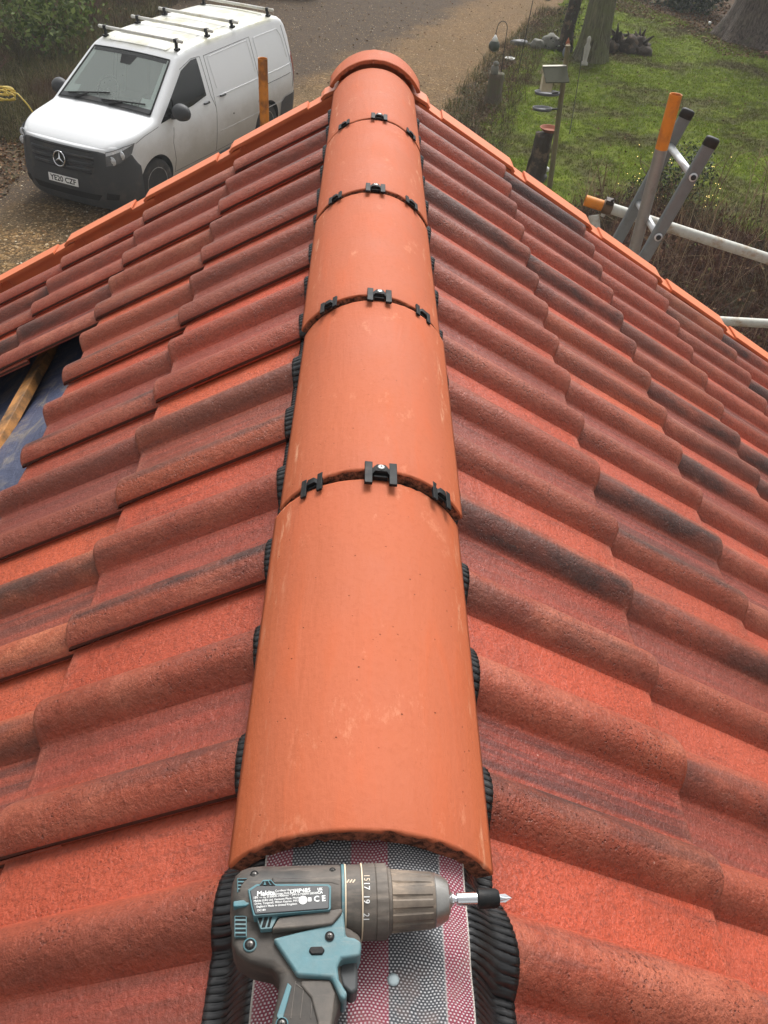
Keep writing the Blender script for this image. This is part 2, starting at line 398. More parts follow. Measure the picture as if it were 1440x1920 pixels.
# ------------------------------------------------------------------ ridge tiles
RR = .1286; RA = R(63.3); RT = .0165
def ridge_mesh(L, RR=RR, RA=RA, RT=RT, seed=0):
    na, nl = 44, 10; v = []; f = []
    ys = [0, .0015, .004] + [L * k / (nl) for k in range(1, nl)] + [L - .003, L]
    for y, in zip(ys):
        for i in range(na + 1):
            a = -RA + 2 * RA * i / na; e = .002 * (y < .001) + .0004 * (y < .003)
            er = .0024 * noise.noise((a * 14, seed, 1)) + .0022 * noise.noise((a * 40, seed, 7)) + max(0, noise.noise((a * 9, seed, 4)) - .22) * .012
            yy = y + (er if y < .001 else 0) + (er * .6 if y > L - .001 else 0)
            rr = RR - e
            v.append((rr * math.sin(a), yy, rr * math.cos(a) - RR))
    m = len(ys); n1 = len(v); ri = RR - RT
    for y in (0, L):
        for i in range(na + 1):
            a = -RA + 2 * RA * i / na; er = .0030 * noise.noise((a * 18, seed, 9)) + .0022 * noise.noise((a * 50, seed, 11))
            r2 = ri + er; v.append((r2 * math.sin(a), y + abs(er), r2 * math.cos(a) - RR))
    k = na + 1
    for j in range(m - 1):
        for i in range(na): f.append((j * k + i, j * k + i + 1, (j + 1) * k + i + 1, (j + 1) * k + i))
    ft = len(f)
    for i in range(na):
        f.append((n1 + i, n1 + i + 1, i + 1, i)); f.append(((m - 1) * k + i, (m - 1) * k + i + 1, n1 + k + i + 1, n1 + k + i))
        f.append((n1 + i + 1, n1 + i, n1 + k + i, n1 + k + i + 1))
    fe = len(f)
    f.append(tuple([j * k for j in range(m)] + [n1 + k, n1])); f.append(tuple([j * k + na for j in range(m)][::-1] + [n1 + na, n1 + k + na]))
    me = mk(v, f, True); me.materials.append(MR); me.materials.append(MBROKEN)
    for i in range(ft, fe): me.polygons[i].material_index = 1
    for i in range(ft, len(f)): me.polygons[i].use_smooth = False
    return me
off = [(-.0005, 0, 0), (.0035, .0035, 0), (.0010, .002, -.001), (-.001, 0, .0005), (.0, 0, 0)]
for k in range(5):
    gap = [.0, .0045, .0035, .002, .001][k]
    lift = [.0, .0095, .0070, .0050, .0030][k]
    o = link('ridge_tile', ridge_mesh(G - .0035 - gap, seed=k * 3.7), None, house, (off[k][0], k * G + gap, H + off[k][2] + lift))
    o.rotation_euler = (-lift / G, random.uniform(-.01, .01), [.0, -.006, .004, 0, .002][k])
    # rubber seal strip in the joint under the next tile
    if k:
        v = []; f = []
        for j, y in enumerate((-.018, .018)):
            for i in range(31):
                a = -R(60) + R(120) * i / 30; v.append(((RR - .006) * math.sin(a), y, (RR - .006) * math.cos(a) - RR))
        f = [(i, i + 1, 31 + i + 1, 31 + i) for i in range(30)]
        link('joint_seal', mk(v, f, True), M['black'], house, (off[k][0], k * G, H))
# end cap over the far end
me = ridge_mesh(.105, RR + .018, R(62), .0100, 9); me.materials.clear(); me.materials.append(MR); me.materials.append(MR)
o = link('ridge_end_cap', me, None, house, (.002, 2.262, H + .018)); 
v = [(.002, 2.366, H - .11)]; nn = 24
for i in range(nn + 1):
    a = -R(62) + R(124) * i / nn; v.append((.002 + (RR + .02) * math.sin(a), 2.366, H + .018 + (RR + .02) * math.cos(a) - (RR + .021)))
link('end_plate', mk(v, [(0, i + 1, i) for i in range(1, nn + 1)]), MR, o.parent)

# ------------------------------------------------------------------ clips on the joints
def clip(parent, y, ang, kind, dx):
    s = 1
    cx = dx + math.sin(ang) * (RR + .0005); cz = H - RR + math.cos(ang) * (RR + .0005)
    e = empty('ridge_clip', (0, 0, 0), parent=parent)
    M3 = Matrix.Translation((cx, y, cz + .0045)) @ Matrix.Rotation(ang, 4, 'Y') @ Matrix.Scale(.78 if kind else 1.0, 4)
    b = MB()
    if kind in (0, 5, 6):     # H shaped clamp
        for sx in (-1, 1):
            b.box((sx * .0148, -.001, .0022), (.0095, .040, .0042))
        b.add([(-.012, -.006, .003), (-.012, .006, .003), (-.005, .0115, .007), (.005, .0115, .007), (.012, .006, .003), (.012, -.006, .003), (.007, -.0005, .006), (-.007, -.0005, .006),
               (-.012, -.006, -.003), (-.012, .006, -.003), (-.005, .0115, -.001), (.005, .0115, -.001), (.012, .006, -.003), (.012, -.006, -.003), (.007, -.0005, -.001), (-.007, -.0005, -.001)],
              [(0, 1, 2, 7), (7, 2, 3, 6), (6, 3, 4, 5), (8, 15, 10, 9), (15, 14, 11, 10), (14, 13, 12, 11)] + [(i, 8 + i, 8 + (i + 1) % 8, (i + 1) % 8) for i in range(8)])
        b.box((0, -.0035, -.002), (.017, .004, .006))
        o = b.build('clip_body', M['black'], parent, bevel=.0008, seg=2); o.matrix_world = M3
        o.name = 'ridge_clip'
        if kind: return o
        sc = MB().lathe([(0, .0042), (.0010, .0043), (.0018, .0036), (.0020, .001)], 20, 'Z')
        q = sc.build('screw', M['screw'], o, True, loc=(0, .0058, .0062))
        cr = MB().box((0, 0, .00205), (.0042, .0009, .0003)).box((0, 0, .00206), (.0009, .0042, .0003)); cr.build('cross_slot', M['black'], q)
    else:
        sg = kind
        b.box((-sg * .0090, 0, .0022), (.0090, .036, .0042))
        b.box((-sg * .001, .002, .0018), (.014, .013, .0040))
        b.add([(sg * .003, .009, .004), (sg * .013, .004, .0035), (sg * .0165, -.015, .003), (sg * .010, -.009, .003), (sg * .004, -.003, .004)] +
              [(sg * .003, .009, -.002), (sg * .013, .004, -.002), (sg * .0165, -.015, -.003), (sg * .010, -.009, -.002), (sg * .004, -.003, -.002)],
              [(0, 1, 2, 3, 4) if sg < 0 else (4, 3, 2, 1, 0), (9, 8, 7, 6, 5)] + [(i, 5 + i, 5 + (i + 1) % 5, (i + 1) % 5) for i in range(5)])
        o = b.build('ridge_clip', M['black'], parent, bevel=.0007, seg=2); o.matrix_world = M3
        MB().lathe([(0, .0021), (.0004, .002)], 14).build('clip_hole', M['screw'] if False else M['dark_void'], o, loc=(sg * .0068, .001, .0040))
    bpy.data.objects.remove(e)
    return o
for k in range(1, 5):
    yy = k * G + .001
    ca = [0, (3.5, -34.5, 40), (4, -33, 38.5), (1.5, -35.5, 36.5), (4.5, -34, 43)][k]
    for j in range(3): clip(house, yy, R(ca[j]), [0, 5, 6][j], off[k][0])

# ------------------------------------------------------------------ dry ridge roll: woven fleece in the middle, pleated flaps at the sides
def mat_weave():
    n = NT('woven_fleece'); c = n.coord(); x, y, z = n.sep(c)
    def near(c0, hw): return n.mr(n.math('ABSOLUTE', n.math('SUBTRACT', x, c0)), hw, hw + .0012, 1, 0)
    cc = n.mix(n.math('MAXIMUM', near(.0035, .0145), n.math('MAXIMUM', near(-.071, .0105), near(.0735, .0105))), (.060, .062, .070), (.25, .042, .068))
    px, py = 340.0, 470.0
    yy = n.math('MULTIPLY', y, py); yy = n.math('ADD', yy, n.math('MULTIPLY', n.noise(c, 30, 3, .5), 5.0)); row = n.math('FLOOR', yy)
    xx = n.math('ADD', n.math('MULTIPLY', x, px), n.math('MULTIPLY', row, .5))
    fx = n.math('ABSOLUTE', n.math('SUBTRACT', n.math('FRACT', xx), .5)); fy = n.math('ABSOLUTE', n.math('SUBTRACT', n.math('FRACT', yy), .5))
    dot = n.math('MULTIPLY', n.mr(fx, .20, .30, 1, 0), n.mr(fy, .20, .32, 1, 0))
    gap = n.mr(fy, .40, .5, 0, 1)
    cc = n.mix(n.math('MULTIPLY', gap, .7), cc, (.012, .012, .014))
    cc = n.mix(n.math('MULTIPLY', dot, n.mr(n.noise(c, 25, 4, .6), .3, .7, .45, .95)), cc, (.72, .71, .72))
    cc = n.mix(n.math('MULTIPLY', n.math('MAXIMUM', near(-.0824, .0003), near(.0846, .0002)), .8), cc, (.55, .52, .46)); cc = n.mix(n.math('MULTIPLY', near(.0622, .0), .45), cc, (.5, .48, .45))
    cc = n.mix(n.mr(n.noise(c, 18, 5, .7), .48, .66, 0, .5), cc, (.24, .155, .13))
    n.set('Base Color', cc); n.set('Roughness', .75)
    n.bump(n.math('ADD', dot, n.mr(fx, .3, .5, .3, 0)), .6, .0008); return n.m
MW = mat_weave()
FZ = H - .0275
ny, nx = 900, 28; v = []
Y0, Y1 = -.62, 2.2
def fab_z(x, y): return FZ - 1.35 * x * x * (1 + 1.5 * abs(x) / .085) + .0022 * noise.noise((x * 18, y * 16, 0)) + .0008 * noise.noise((x * 60, y * 45, 4)) + .0016 * math.sin(y * 95 + 3 * noise.noise((y * 9, 1, 2))) * (abs(x) / .085) ** 2
for j in range(ny + 1):
    y = Y0 + (Y1 - Y0) * j / ny
    for i in range(nx + 1):
        x = -.083 + .168 * i / nx; v.append((x, y, fab_z(x, y)))
f = [(j * (nx + 1) + i, j * (nx + 1) + i + 1, (j + 1) * (nx + 1) + i + 1, (j + 1) * (nx + 1) + i) for j in range(ny) for i in range(nx)]
fab = link('ridge_fleece', mk(v, f, True), MW, house)
# tile surface height (vertical) below a point of the flap
def surf(x, y):
    side = 1 if x > 0 else -1; u = abs(x) / CT
    if side == 1: t = (y - (EDGE_R - W)) % W
    else: t = ((EDGE_L + W) - y) % W
    return H - u * ST + (-RH + roll(t) - (U1[side] - u) * TK / GU[side]) / CT
nyf = 3600
def mat_flap():
    n = NT('pleated_flashing'); c = n.coord(); f = n.noise(c, 60, 4, .6)
    n.set('Base Color', n.mix(n.mr(f, .5, .75), (.012, .012, .013), (.035, .034, .034))); n.set('Roughness', n.mr(f, .3, .7, .30, .48)); n.bump(f, .25, .001); return n.m
MF = mat_flap()
for side in (1, -1):
    v = []; xs = [.080, .086, .091, .096, .101, .106, .111, .1155, .1190]
    for j in range(nyf + 1):
        y = Y0 + (Y1 - Y0) * j / nyf
        wob = .003 * noise.noise((y * 7, side, 5)); 
        per = .0060
        ph = y / per + .45 * noise.noise((y * 30, side, 2))
        for i, x0 in enumerate(xs):
            q = i / (len(xs) - 1); x = side * (x0 + (.006 if side == 1 else .004) * q * 1.5 * min(1, max(0, -(y + .01) / .05)) + wob * q + .0008 * noise.noise((y * 60, side, 9)) * q)
            zi = fab_z(side * .08, y) - .0062; zo = surf(x, y) + .0035
            s = min(1, q / .6); s = s * s * (3 - 2 * s) * .6 + s * .4
            seam = .0022 if i in (4,) else 0
            am = (.0011 if i < len(xs) - 1 else .0006) * (1 + .6 * noise.noise((y * 40, side, 3)))
            saw = (ph + .12 * math.sin(x * 260 + side)) % 1.0
            x += side * .0045 * q * ((surf(x, y) - (H - abs(x) / CT * ST + (-RH - (U1[side] - abs(x) / CT) * TK / GU[side]) / CT)) * CT / RH); zo = surf(x, y) + .0035
            sw = ((ph * (1 if i <= 4 else .92) + (.37 if i > 4 else 0) + .10 * math.sin(x * 200 + side)) % 1.0) - .5; z = zi * (1 - s) + zo * s + am * (.8 - 2.6 * math.exp(-(sw / .13) ** 2) + 1.4 * sw) - seam * .6
            v.append((x, y, z))
    k = len(xs); f = [(j * k + i, j * k + i + 1, (j + 1) * k + i + 1, (j + 1) * k + i) if side == 1 else (j * k + i, (j + 1) * k + i, (j + 1) * k + i + 1, j * k + i + 1) for j in range(nyf) for i in range(k - 1)]
    o = link('pleated_flap', mk(v, f, True), MF, house)
    md = o.modifiers.new('thick', 'SOLIDIFY'); md.thickness = .0016; md.offset = 1
link('fleece_nail', mk(*(lambda b: (b.v, b.f))(MB().lathe([(0, .0046), (.0008, .0044), (.0012, .003)], 20)), True), simple('felt_nail', (.42, .50, .52), .45, metal=.2, var=.15), house, (.022, -.101, fab_z(.022, -.101) + .0002))
# ------------------------------------------------------------------ ground
def ragged(poly, step=.5, amp=.25, seed=0, sc=.8):
    out = []
    for i in range(len(poly)):
        a = Vector(poly[i] + (0,)); b = Vector(poly[(i + 1) % len(poly)] + (0,)); n = max(1, int((b - a).length / step))
        if (b - a).length > 30: n = 1
        for k in range(n):
            p = a.lerp(b, k / n); q = Vector((noise.noise((p.x * sc, p.y * sc, seed)), noise.noise((p.x * sc, p.y * sc, seed + 9)), 0)) + Vector((noise.noise((p.x * 4, p.y * 4, seed)), noise.noise((p.x * 4, p.y * 4, seed + 9)), 0)) * .35
            out.append((p.x + q.x * amp, p.y + q.y * amp))
    return out
def sheet(name, poly, z, mat):
    me = mk([(x, y, z) for x, y in poly], [tuple(range(len(poly)))])
    if me.polygons[0].normal.z < 0: me.flip_normals()
    return tag(link(name, me, mat), kind='structure')
def inpoly(P_, poly):
    x, y = P_[:, 0], P_[:, 1]; r = np.zeros(len(P_), bool); n = len(poly); j = n - 1
    for i in range(n):
        xi, yi = poly[i]; xj, yj = poly[j]
        c_ = ((yi > y) != (yj > y)) & (x < (xj - xi) * (y - yi) / (yj - yi + 1e-12) + xi); r ^= c_; j = i
    return r
rng = np.random.default_rng(5)
def mat_soil():
    n = NT('leafy_soil'); p = n.pos(); a = n.noise(p, .6, 4, .6); b = n.noise(p, 6, 5, .7); v = n.vor(p, 14, out='Color'); vs3 = n.sep(v)
    cc = n.mix(b, (.028, .019, .012), (.085, .058, .036)); cc = n.mix(n.mr(vs3[0], .6, .9, 0, .6), cc, (.14, .085, .05)); cc = n.mix(n.mr(a, .5, .65, 0, .55), cc, (.05, .065, .018))
    n.set('Base Color', cc); n.set('Roughness', .95); n.set('Specular IOR Level', .08); n.bump(n.math('ADD', b, vs3[1]), .8, .03); return n.m
def mat_gravel():
    n = NT('gravel'); p = n.pos(); x, y, z = n.sep(p)
    v = n.N('TexVoronoi'); v.inputs['Scale'].default_value = 26; n.L(p, v.inputs['Vector']); vc = n.sep(v.outputs['Color']); vd = v.outputs['Distance']
    v2 = n.N('TexVoronoi'); v2.inputs['Scale'].default_value = 60; n.L(p, v2.inputs['Vector']); v2c = n.sep(v2.outputs['Color'])
    big = n.noise(p, .5, 5, .6); mid = n.noise(p, 2.2, 5, .65)
    st = n.ramp(vc[0], [(0, (.045, .026, .010)), (.35, (.125, .076, .032)), (.7, (.25, .160, .074)), (.92, (.40, .28, .15)), (1, (.55, .47, .34))])
    st2 = n.ramp(v2c[1], [(0, (.04, .028, .016)), (.6, (.125, .088, .052)), (1, (.28, .22, .15))])
    cc = n.mix(n.mr(mid, .42, .6), st, st2)
    cc = n.mix(n.mr(vd, .45, .75, 0, .6), cc, (.03, .022, .014))
    cc = n.mix(n.mr(big, .35, .75, .0, .65), cc, (.060, .052, .022))       # mossy, leafy patches
    fade = n.mr(y, 11, 22, 0, .55); cc = n.mix(fade, cc, n.mix(n.mr(v2c[1], .0, 1), n.mix(mid, (.085, .056, .030), (.16, .108, .060)), n.mix(mid, (.155, .105, .060), (.28, .20, .125))))
    # dark wet tarmac beyond a soft diagonal edge
    e = n.math('SUBTRACT', y, n.math('ADD', 18.6, n.math('MULTIPLY', n.math('ADD', x, 1.5), 2.12)))
    e = n.math('ADD', e, n.math('MULTIPLY', n.math('SUBTRACT', n.noise(p, .9, 5, .6), .5), 5.0))
    tm = n.mr(e, -1.1, 1.3, 0, 1, True)
    tar = n.mix(n.mr(v2c[0], .75, 1, 0, .6), n.mix(mid, (.042, .034, .028), (.075, .061, .050)), (.14, .113, .090))
    cc = n.mix(n.math('MULTIPLY', tm, n.mr(n.noise(p, 5, 4, .7), .3, .6, .7, 1)), cc, tar)
    cc = n.mix(1.0, cc, (1.06, .96, .85), 'MULTIPLY'); n.set('Base Color', cc); n.set('Roughness', .85); n.set('Specular IOR Level', .05)
    n.bump(n.math('ADD', n.math('MULTIPLY', vd, -1), n.math('MULTIPLY', v2c[2], .5)), .7, .02); return n.m
def mat_lawn():
    n = NT('lawn_turf'); p = n.pos(); x, y, z = n.sep(p); a = n.noise(p, .55, 5, .62); b = n.noise(p, 3, 5, .65); c_ = n.noise(p, 30, 3, .7)
    cc = n.mix(n.mr(b, .35, .65), (.060, .080, .012), (.160, .200, .018)); cc = n.mix(n.mr(a, .46, .60, 0, .75), cc, (.075, .060, .028))
    cc = n.mix(n.mr(c_, .5, .7, 0, .4), cc, (.03, .035, .01)); n.set('Base Color', cc); n.set('Roughness', .9); n.set('Specular IOR Level', .08); n.bump(n.math('ADD', b, c_), .8, .03); return n.m
sheet('ground', [(-150, -60), (150, -60), (150, 240), (-150, 240)], 0, mat_soil())
drive_poly = [(-5.5, 4), (-5.6, 9), (-5.55, 13.1), (-5.5, 15.5), (-5.9, 18.5), (-6.1, 21), (-5.4, 24.5), (-5.2, 28), (-5, 60), (14, 60), (8, 36), (6.2, 30), (5.1, 27.4), (4.2, 24.8), (3.1, 22.2), (2.3, 19.6), (1.7, 17.4), (1.3, 14), (1.6, 4)]
sheet('gravel_drive', ragged(drive_poly, .35, .45, 3), .004, mat_gravel())
lawn_poly = [(6.6, 30.5), (5.6, 28.4), (4.5, 25.4), (3.5, 22.4), (2.75, 19.4), (2.2, 17.3), (2.0, 15.6), (2.2, 12), (3.1, 12.6), (3.9, 13.3), (4.8, 13.6), (5.8, 12.9), (6.6, 11.9), (8.5, 11.5), (26, 11.5), (26, 27), (14.5, 27.6), (11.0, 27.2), (9.6, 27.0), (8.9, 28.5), (8.2, 30.6)]
lawn_r = ragged(lawn_poly, .3, .35, 5)
sheet('lawn', lawn_r, .008, mat_lawn())

def blades(name, pts, hfun, wid, lean, mat, label, cat, segs=1, per=5, spread=.02, curve=.0):
    """many narrow upright blades joined into one mesh"""
    n = len(pts) * per; base = np.repeat(pts, per, 0) + np.c_[rng.normal(0, spread, (n, 2)), np.zeros(n)]
    h = hfun(n); a = rng.uniform(0, 2 * PI, n); le = np.abs(rng.normal(0, lean, n)); b = rng.uniform(0, 2 * PI, n)
    side = np.c_[np.cos(b), np.sin(b), np.zeros(n)] * (wid * rng.uniform(.6, 1.4, n))[:, None]
    dirh = np.c_[np.cos(a), np.sin(a), np.zeros(n)]
    V = []; F = []
    if segs == 1:
        top = base + dirh * (le * h)[:, None] + np.c_[np.zeros((n, 2)), h]
        V = np.stack([base - side, base + side, top], 1).reshape(-1, 3); F = np.arange(3 * n).reshape(-1, 3)
    else:
        rows = []
        for k in range(segs + 1):
            s = k / segs; c_ = base + dirh * (le * h * s ** 1.8)[:, None] + np.c_[np.zeros((n, 2)), h * s * (1 - .25 * s * np.minimum(le, 1.2))]
            ww = side * (1 - .75 * s); rows += [c_ - ww, c_ + ww]
        V = np.stack(rows, 1).reshape(-1, 3); m = 2 * (segs + 1); o = np.arange(n)[:, None] * m
        F = np.concatenate([o + np.array([[2 * k, 2 * k + 1, 2 * k + 3, 2 * k + 2]]) for k in range(segs)], 0)
    me = bpy.data.meshes.new(name); k = F.shape[1]
    me.vertices.add(len(V)); me.vertices.foreach_set('co', V.astype(np.float32).ravel())
    me.loops.add(F.size); me.loops.foreach_set('vertex_index', F.astype(np.int32).ravel())
    me.polygons.add(len(F)); me.polygons.foreach_set('loop_start', np.arange(0, F.size, k, dtype=np.int32)); me.polygons.foreach_set('loop_total', np.full(len(F), k, np.int32))
    me.update(); o = link(name, me, mat)
    return tag(o, label, cat, kind='stuff') if label else o
def leafmesh(pts, size, tilt=1.0, aspect=.6, normals=None):
    """leaf-shaped folded quads at points"""
    n = len(pts); s = size * rng.uniform(.6, 1.35, n)
    d = rng.normal(0, 1, (n, 3)); d[:, 2] *= tilt; d /= np.linalg.norm(d, axis=1)[:, None]
    u = np.cross(d, rng.normal(0, 1, (n, 3))); u /= np.linalg.norm(u, axis=1)[:, None]; v = np.cross(d, u)
    if tilt < 1: u, v, d = d, u, v
    s_ = s[:, None]; base = pts - u * s_ * .5; tip = pts + u * s_ * .5; l = pts + v * s_ * aspect * .5 + d * s_ * .08; r_ = pts - v * s_ * aspect * .5 + d * s_ * .08
    V = np.stack([base, l, tip, r_], 1).reshape(-1, 3); F = (np.arange(n)[:, None] * 4 + np.array([[0, 1, 2], [0, 2, 3]])[:, None]).reshape(-1, 3)
    return V, F
def npmesh(V, F):
    me = bpy.data.meshes.new('m'); k = F.shape[1]; V = np.asarray(V); 
    me.vertices.add(len(V)); me.vertices.foreach_set('co', V.astype(np.float32).ravel())
    me.loops.add(F.size); me.loops.foreach_set('vertex_index', F.astype(np.int32).ravel())
    me.polygons.add(len(F)); me.polygons.foreach_set('loop_start', np.arange(0, F.size, k, dtype=np.int32)); me.polygons.foreach_set('loop_total', np.full(len(F), k, np.int32))
    me.update(); return me
def mat_island(name, stops, rough=.6, trans=0, spec=.12, pos_noise=None):
    n = NT(name); g = n.N('NewGeometry'); cc = n.ramp(g.outputs['Random Per Island'], stops)
    if pos_noise:
        sc, colr, a, b = pos_noise; cc = n.mix(n.mr(n.noise(g.outputs['Position'], sc, 4, .6), a, b), cc, colr)
    n.set('Base Color', cc); n.set('Roughness', rough); n.set('Specular IOR Level', spec)
    if trans:
        t = n.N('BsdfTranslucent'); n.L(cc, t.inputs['Color']); m = n.N('MixShader'); m.inputs[0].default_value = trans
        n.L(n.b.outputs[0], m.inputs[1]); n.L(t.outputs[0], m.inputs[2]); n.L(m.outputs[0], n.out.inputs['Surface'])
    return n.m
def scatter(poly, dens, box=None, z=0.01):
    p = np.array(poly); x0, y0 = p.min(0); x1, y1 = p.max(0)
    if box: x0, y0, x1, y1 = max(x0, box[0]), max(y0, box[1]), min(x1, box[2]), min(y1, box[3])
    n = int((x1 - x0) * (y1 - y0) * dens); q = np.c_[rng.uniform(x0, x1, n), rng.uniform(y0, y1, n)]
    q = q[inpoly(q, poly)]; return np.c_[q, np.full(len(q), z)]
def pnoise(P_, sc, seed):
    return np.array([noise.noise((p[0] * sc, p[1] * sc, seed)) for p in P_])
# grass
MGRASS = mat_island('grass_blades', [(0, (.055, .080, .009)), (.45, (.155, .225, .013)), (.8, (.24, .32, .020)), (1, (.23, .20, .06))], .75, .25, .08, (.55, (.085, .068, .030), .47, .62))
g = scatter(lawn_r, 520, (2, 12, 16, 31)); k = pnoise(g, .9, 3) + .5 * pnoise(g, 3.1, 4); g = g[rng.uniform(-.9, .9, len(g)) < k + .45]
blades('grass', g, lambda n: rng.uniform(.015, .05, n), .004, .7, MGRASS, 'short mossy green grass of the lawn', 'grass', per=6, spread=.022)
# dead leaves and pebbles
MLEAF = mat_island('fallen_leaves', [(0, (.055, .026, .013)), (.4, (.14, .068, .032)), (.75, (.25, .145, .07)), (.92, (.07, .075, .025)), (1, (.42, .34, .22))], .7)
def litter(poly, dens, size, box=None): p = scatter(poly, dens, box, .015); p[:, 2] += rng.uniform(0, .02, len(p)); return leafmesh(p, size, .25)
Vs = []; Fs = []; off_ = 0
bed = [(1.2, 12), (1.5, 17.3), (2.3, 19.8), (3.0, 22.2), (4.1, 25.0), (5.2, 28.2), (6.0, 28.6), (4.9, 25.4), (3.9, 22.4), (3.1, 19.4), (2.6, 17.2), (2.3, 15.2), (2.9, 13.6), (3, 12)]
bank = [(-5.4, 8), (-5.3, 13.5), (-5.5, 16), (-5.9, 20), (-5.2, 25), (-5.2, 30), (-12, 30), (-12, 8)]
for poly, d, s, bx in ((bed, 260, .055, None), (bank, 330, .06, (-9.5, 11, -5, 28)), (drive_poly, 13, .04, (-5.6, 9, 6, 30)), (lawn_poly, 12, .05, (2, 12, 13, 30)), ([(9.2, 24), (11, 24), (11.5, 31), (6, 31), (7.5, 28.5), (8.8, 27)], 260, .07, None), ([(6.1, 23.2), (7.1, 23.2), (7.3, 24.4), (6, 24.6)], 300, .05, None)):
    V_, F_ = litter(poly, d, s, bx); Vs.append(V_); Fs.append(F_ + off_); off_ += len(V_)
tag(link('fallen_leaves', npmesh(np.concatenate(Vs), np.concatenate(Fs)), MLEAF), 'brown fallen leaves strewn along the bank and the flower bed', 'leaves', kind='stuff')
# pebbles on the near part of the drive
def pebbles(poly, dens, box, smin, smax):
    p = scatter(poly, dens, box, .004); n = len(p); s = rng.uniform(smin, smax, n) ** 1.0
    ico = np.array([(0, 0, .8), (.9, 0, .15), (.28, .86, .15), (-.73, .53, .15), (-.73, -.53, .15), (.28, -.86, .15)])
    f = np.array([(0, 1, 2), (0, 2, 3), (0, 3, 4), (0, 4, 5), (0, 5, 1)])
    a = rng.uniform(0, 2 * PI, n); ca, sa = np.cos(a), np.sin(a); st = rng.uniform(.7, 1.3, (n, 3)) * s[:, None]; st[:, 2] *= .7
    v = ico[None] * st[:, None]; V_ = np.stack([v[..., 0] * ca[:, None] - v[..., 1] * sa[:, None], v[..., 0] * sa[:, None] + v[..., 1] * ca[:, None], v[..., 2]], -1) + p[:, None]
    return V_.reshape(-1, 3), (np.arange(n)[:, None, None] * 6 + f[None]).reshape(-1, 3)
MPEB = mat_island('pebbles', [(0, (.045, .027, .013)), (.4, (.13, .083, .041)), (.8, (.25, .172, .095)), (.95, (.42, .32, .20)), (1, (.60, .53, .42))], .8, 0, .08)
V1, F1 = pebbles(drive_poly, 420, (-5.6, 9, -.6, 15.5), .006, .017); V2, F2 = pebbles(drive_poly, 110, (-5.6, 15.5, 5, 27), .007, .017)
tag(link('gravel', npmesh(np.concatenate([V1, V2]), np.concatenate([F1, F2 + len(V1)])), MPEB), 'loose brown and cream gravel stones on the drive', 'gravel', kind='stuff')

# ------------------------------------------------------------------ undergrowth at the lower right
under = [(2.6, 6), (2.6, 11.6), (3.1, 12.5), (3.7, 13.1), (4.6, 13.4), (5.5, 12.8), (6.3, 11.9), (8.2, 11.6), (10, 11.5), (10, 6)]
MUND = mat_island('dead_bracken', [(0, (.018, .007, .005)), (.35, (.055, .016, .009)), (.7, (.105, .032, .017)), (.90, (.12, .070, .035)), (1, (.34, .24, .13))], .8, .1, .2, (1.1, (.045, .040, .014), .52, .62))
p = scatter(under, 520, (2.8, 6.5, 9.5, 14.6), 0)
blades('dead_undergrowth', p, lambda n: rng.gamma(4, .075, n) + .06, .0045, .95, MUND, 'tangled red brown dead bracken and stalks below the lawn', 'undergrowth', segs=3, per=3, spread=.05)
p = scatter(under, 200, (2.8, 6.5, 9.5, 14.5), .1); p[:, 2] += rng.uniform(0, .35, len(p)); V_, F_ = leafmesh(p, .06)
tag(link('curled_leaves', npmesh(V_, F_), mat_island('bracken_leaves', [(0, (.035, .014, .008)), (.5, (.11, .045, .022)), (.85, (.17, .10, .05)), (1, (.09, .10, .03))], .8)), 'curled brown leaves caught in the dead bracken', 'leaves', kind='stuff')
p = scatter([(2.7, 7.5), (3.2, 12.6), (4.2, 12.3), (5, 10.3), (5.4, 8)], 160, None, .05); p[:, 2] += rng.uniform(0, .22, len(p)); V_, F_ = leafmesh(p, .07, aspect=.45)
tag(link('bramble_leaves', npmesh(V_, F_), mat_island('bramble_green', [(0, (.018, .030, .010)), (.6, (.045, .07, .02)), (1, (.10, .13, .04))], .6, .2)), 'low dark green bramble leaves under the scaffold tubes', 'leaves', kind='stuff')
p = scatter(under, 16, (3.4, 8.5, 9.5, 13.4), 0)
blades('tall_straw', p, lambda n: rng.uniform(.5, 1.15, n), .0055, .35, mat_island('straw_stalks', [(0, (.16, .10, .05)), (.6, (.30, .20, .11)), (1, (.42, .32, .20))], .8, .1), 'tall pale straw stalks rising above the dead bracken', 'stalks', segs=3, per=2, spread=.08)
# rough plants on the left bank
MBANK = mat_island('bank_plants', [(0, (.030, .026, .010)), (.4, (.075, .070, .022)), (.75, (.125, .120, .036)), (.9, (.18, .13, .065)), (1, (.30, .25, .14))], .8, .2, .2, (.7, (.075, .040, .022), .47, .62))
p = scatter(bank, 330, (-10, 14.6, -5.2, 29), 0); 
blades('bank_weeds', p, lambda n: rng.gamma(3, .06, n) + .03, .006, .9, MBANK, 'dull green and brown weeds covering the bank left of the van', 'weeds', segs=2, per=4, spread=.06)

p = scatter([(1.0, 12), (1.4, 17.3), (2.1, 19.8), (2.9, 22.4), (4.0, 25.2), (5.0, 28.2), (6.4, 28.6), (5.2, 25.4), (4.2, 22.4), (3.4, 19.4), (2.9, 17.2), (2.5, 15.2), (3.0, 13.2), (3, 12)], 170, None, 0)
blades('bed_weeds', p, lambda n: rng.gamma(2.5, .035, n) + .02, .006, 1.0, MBANK, 'low green weeds and moss along the edge between drive and lawn', 'weeds', segs=2, per=4, spread=.05)
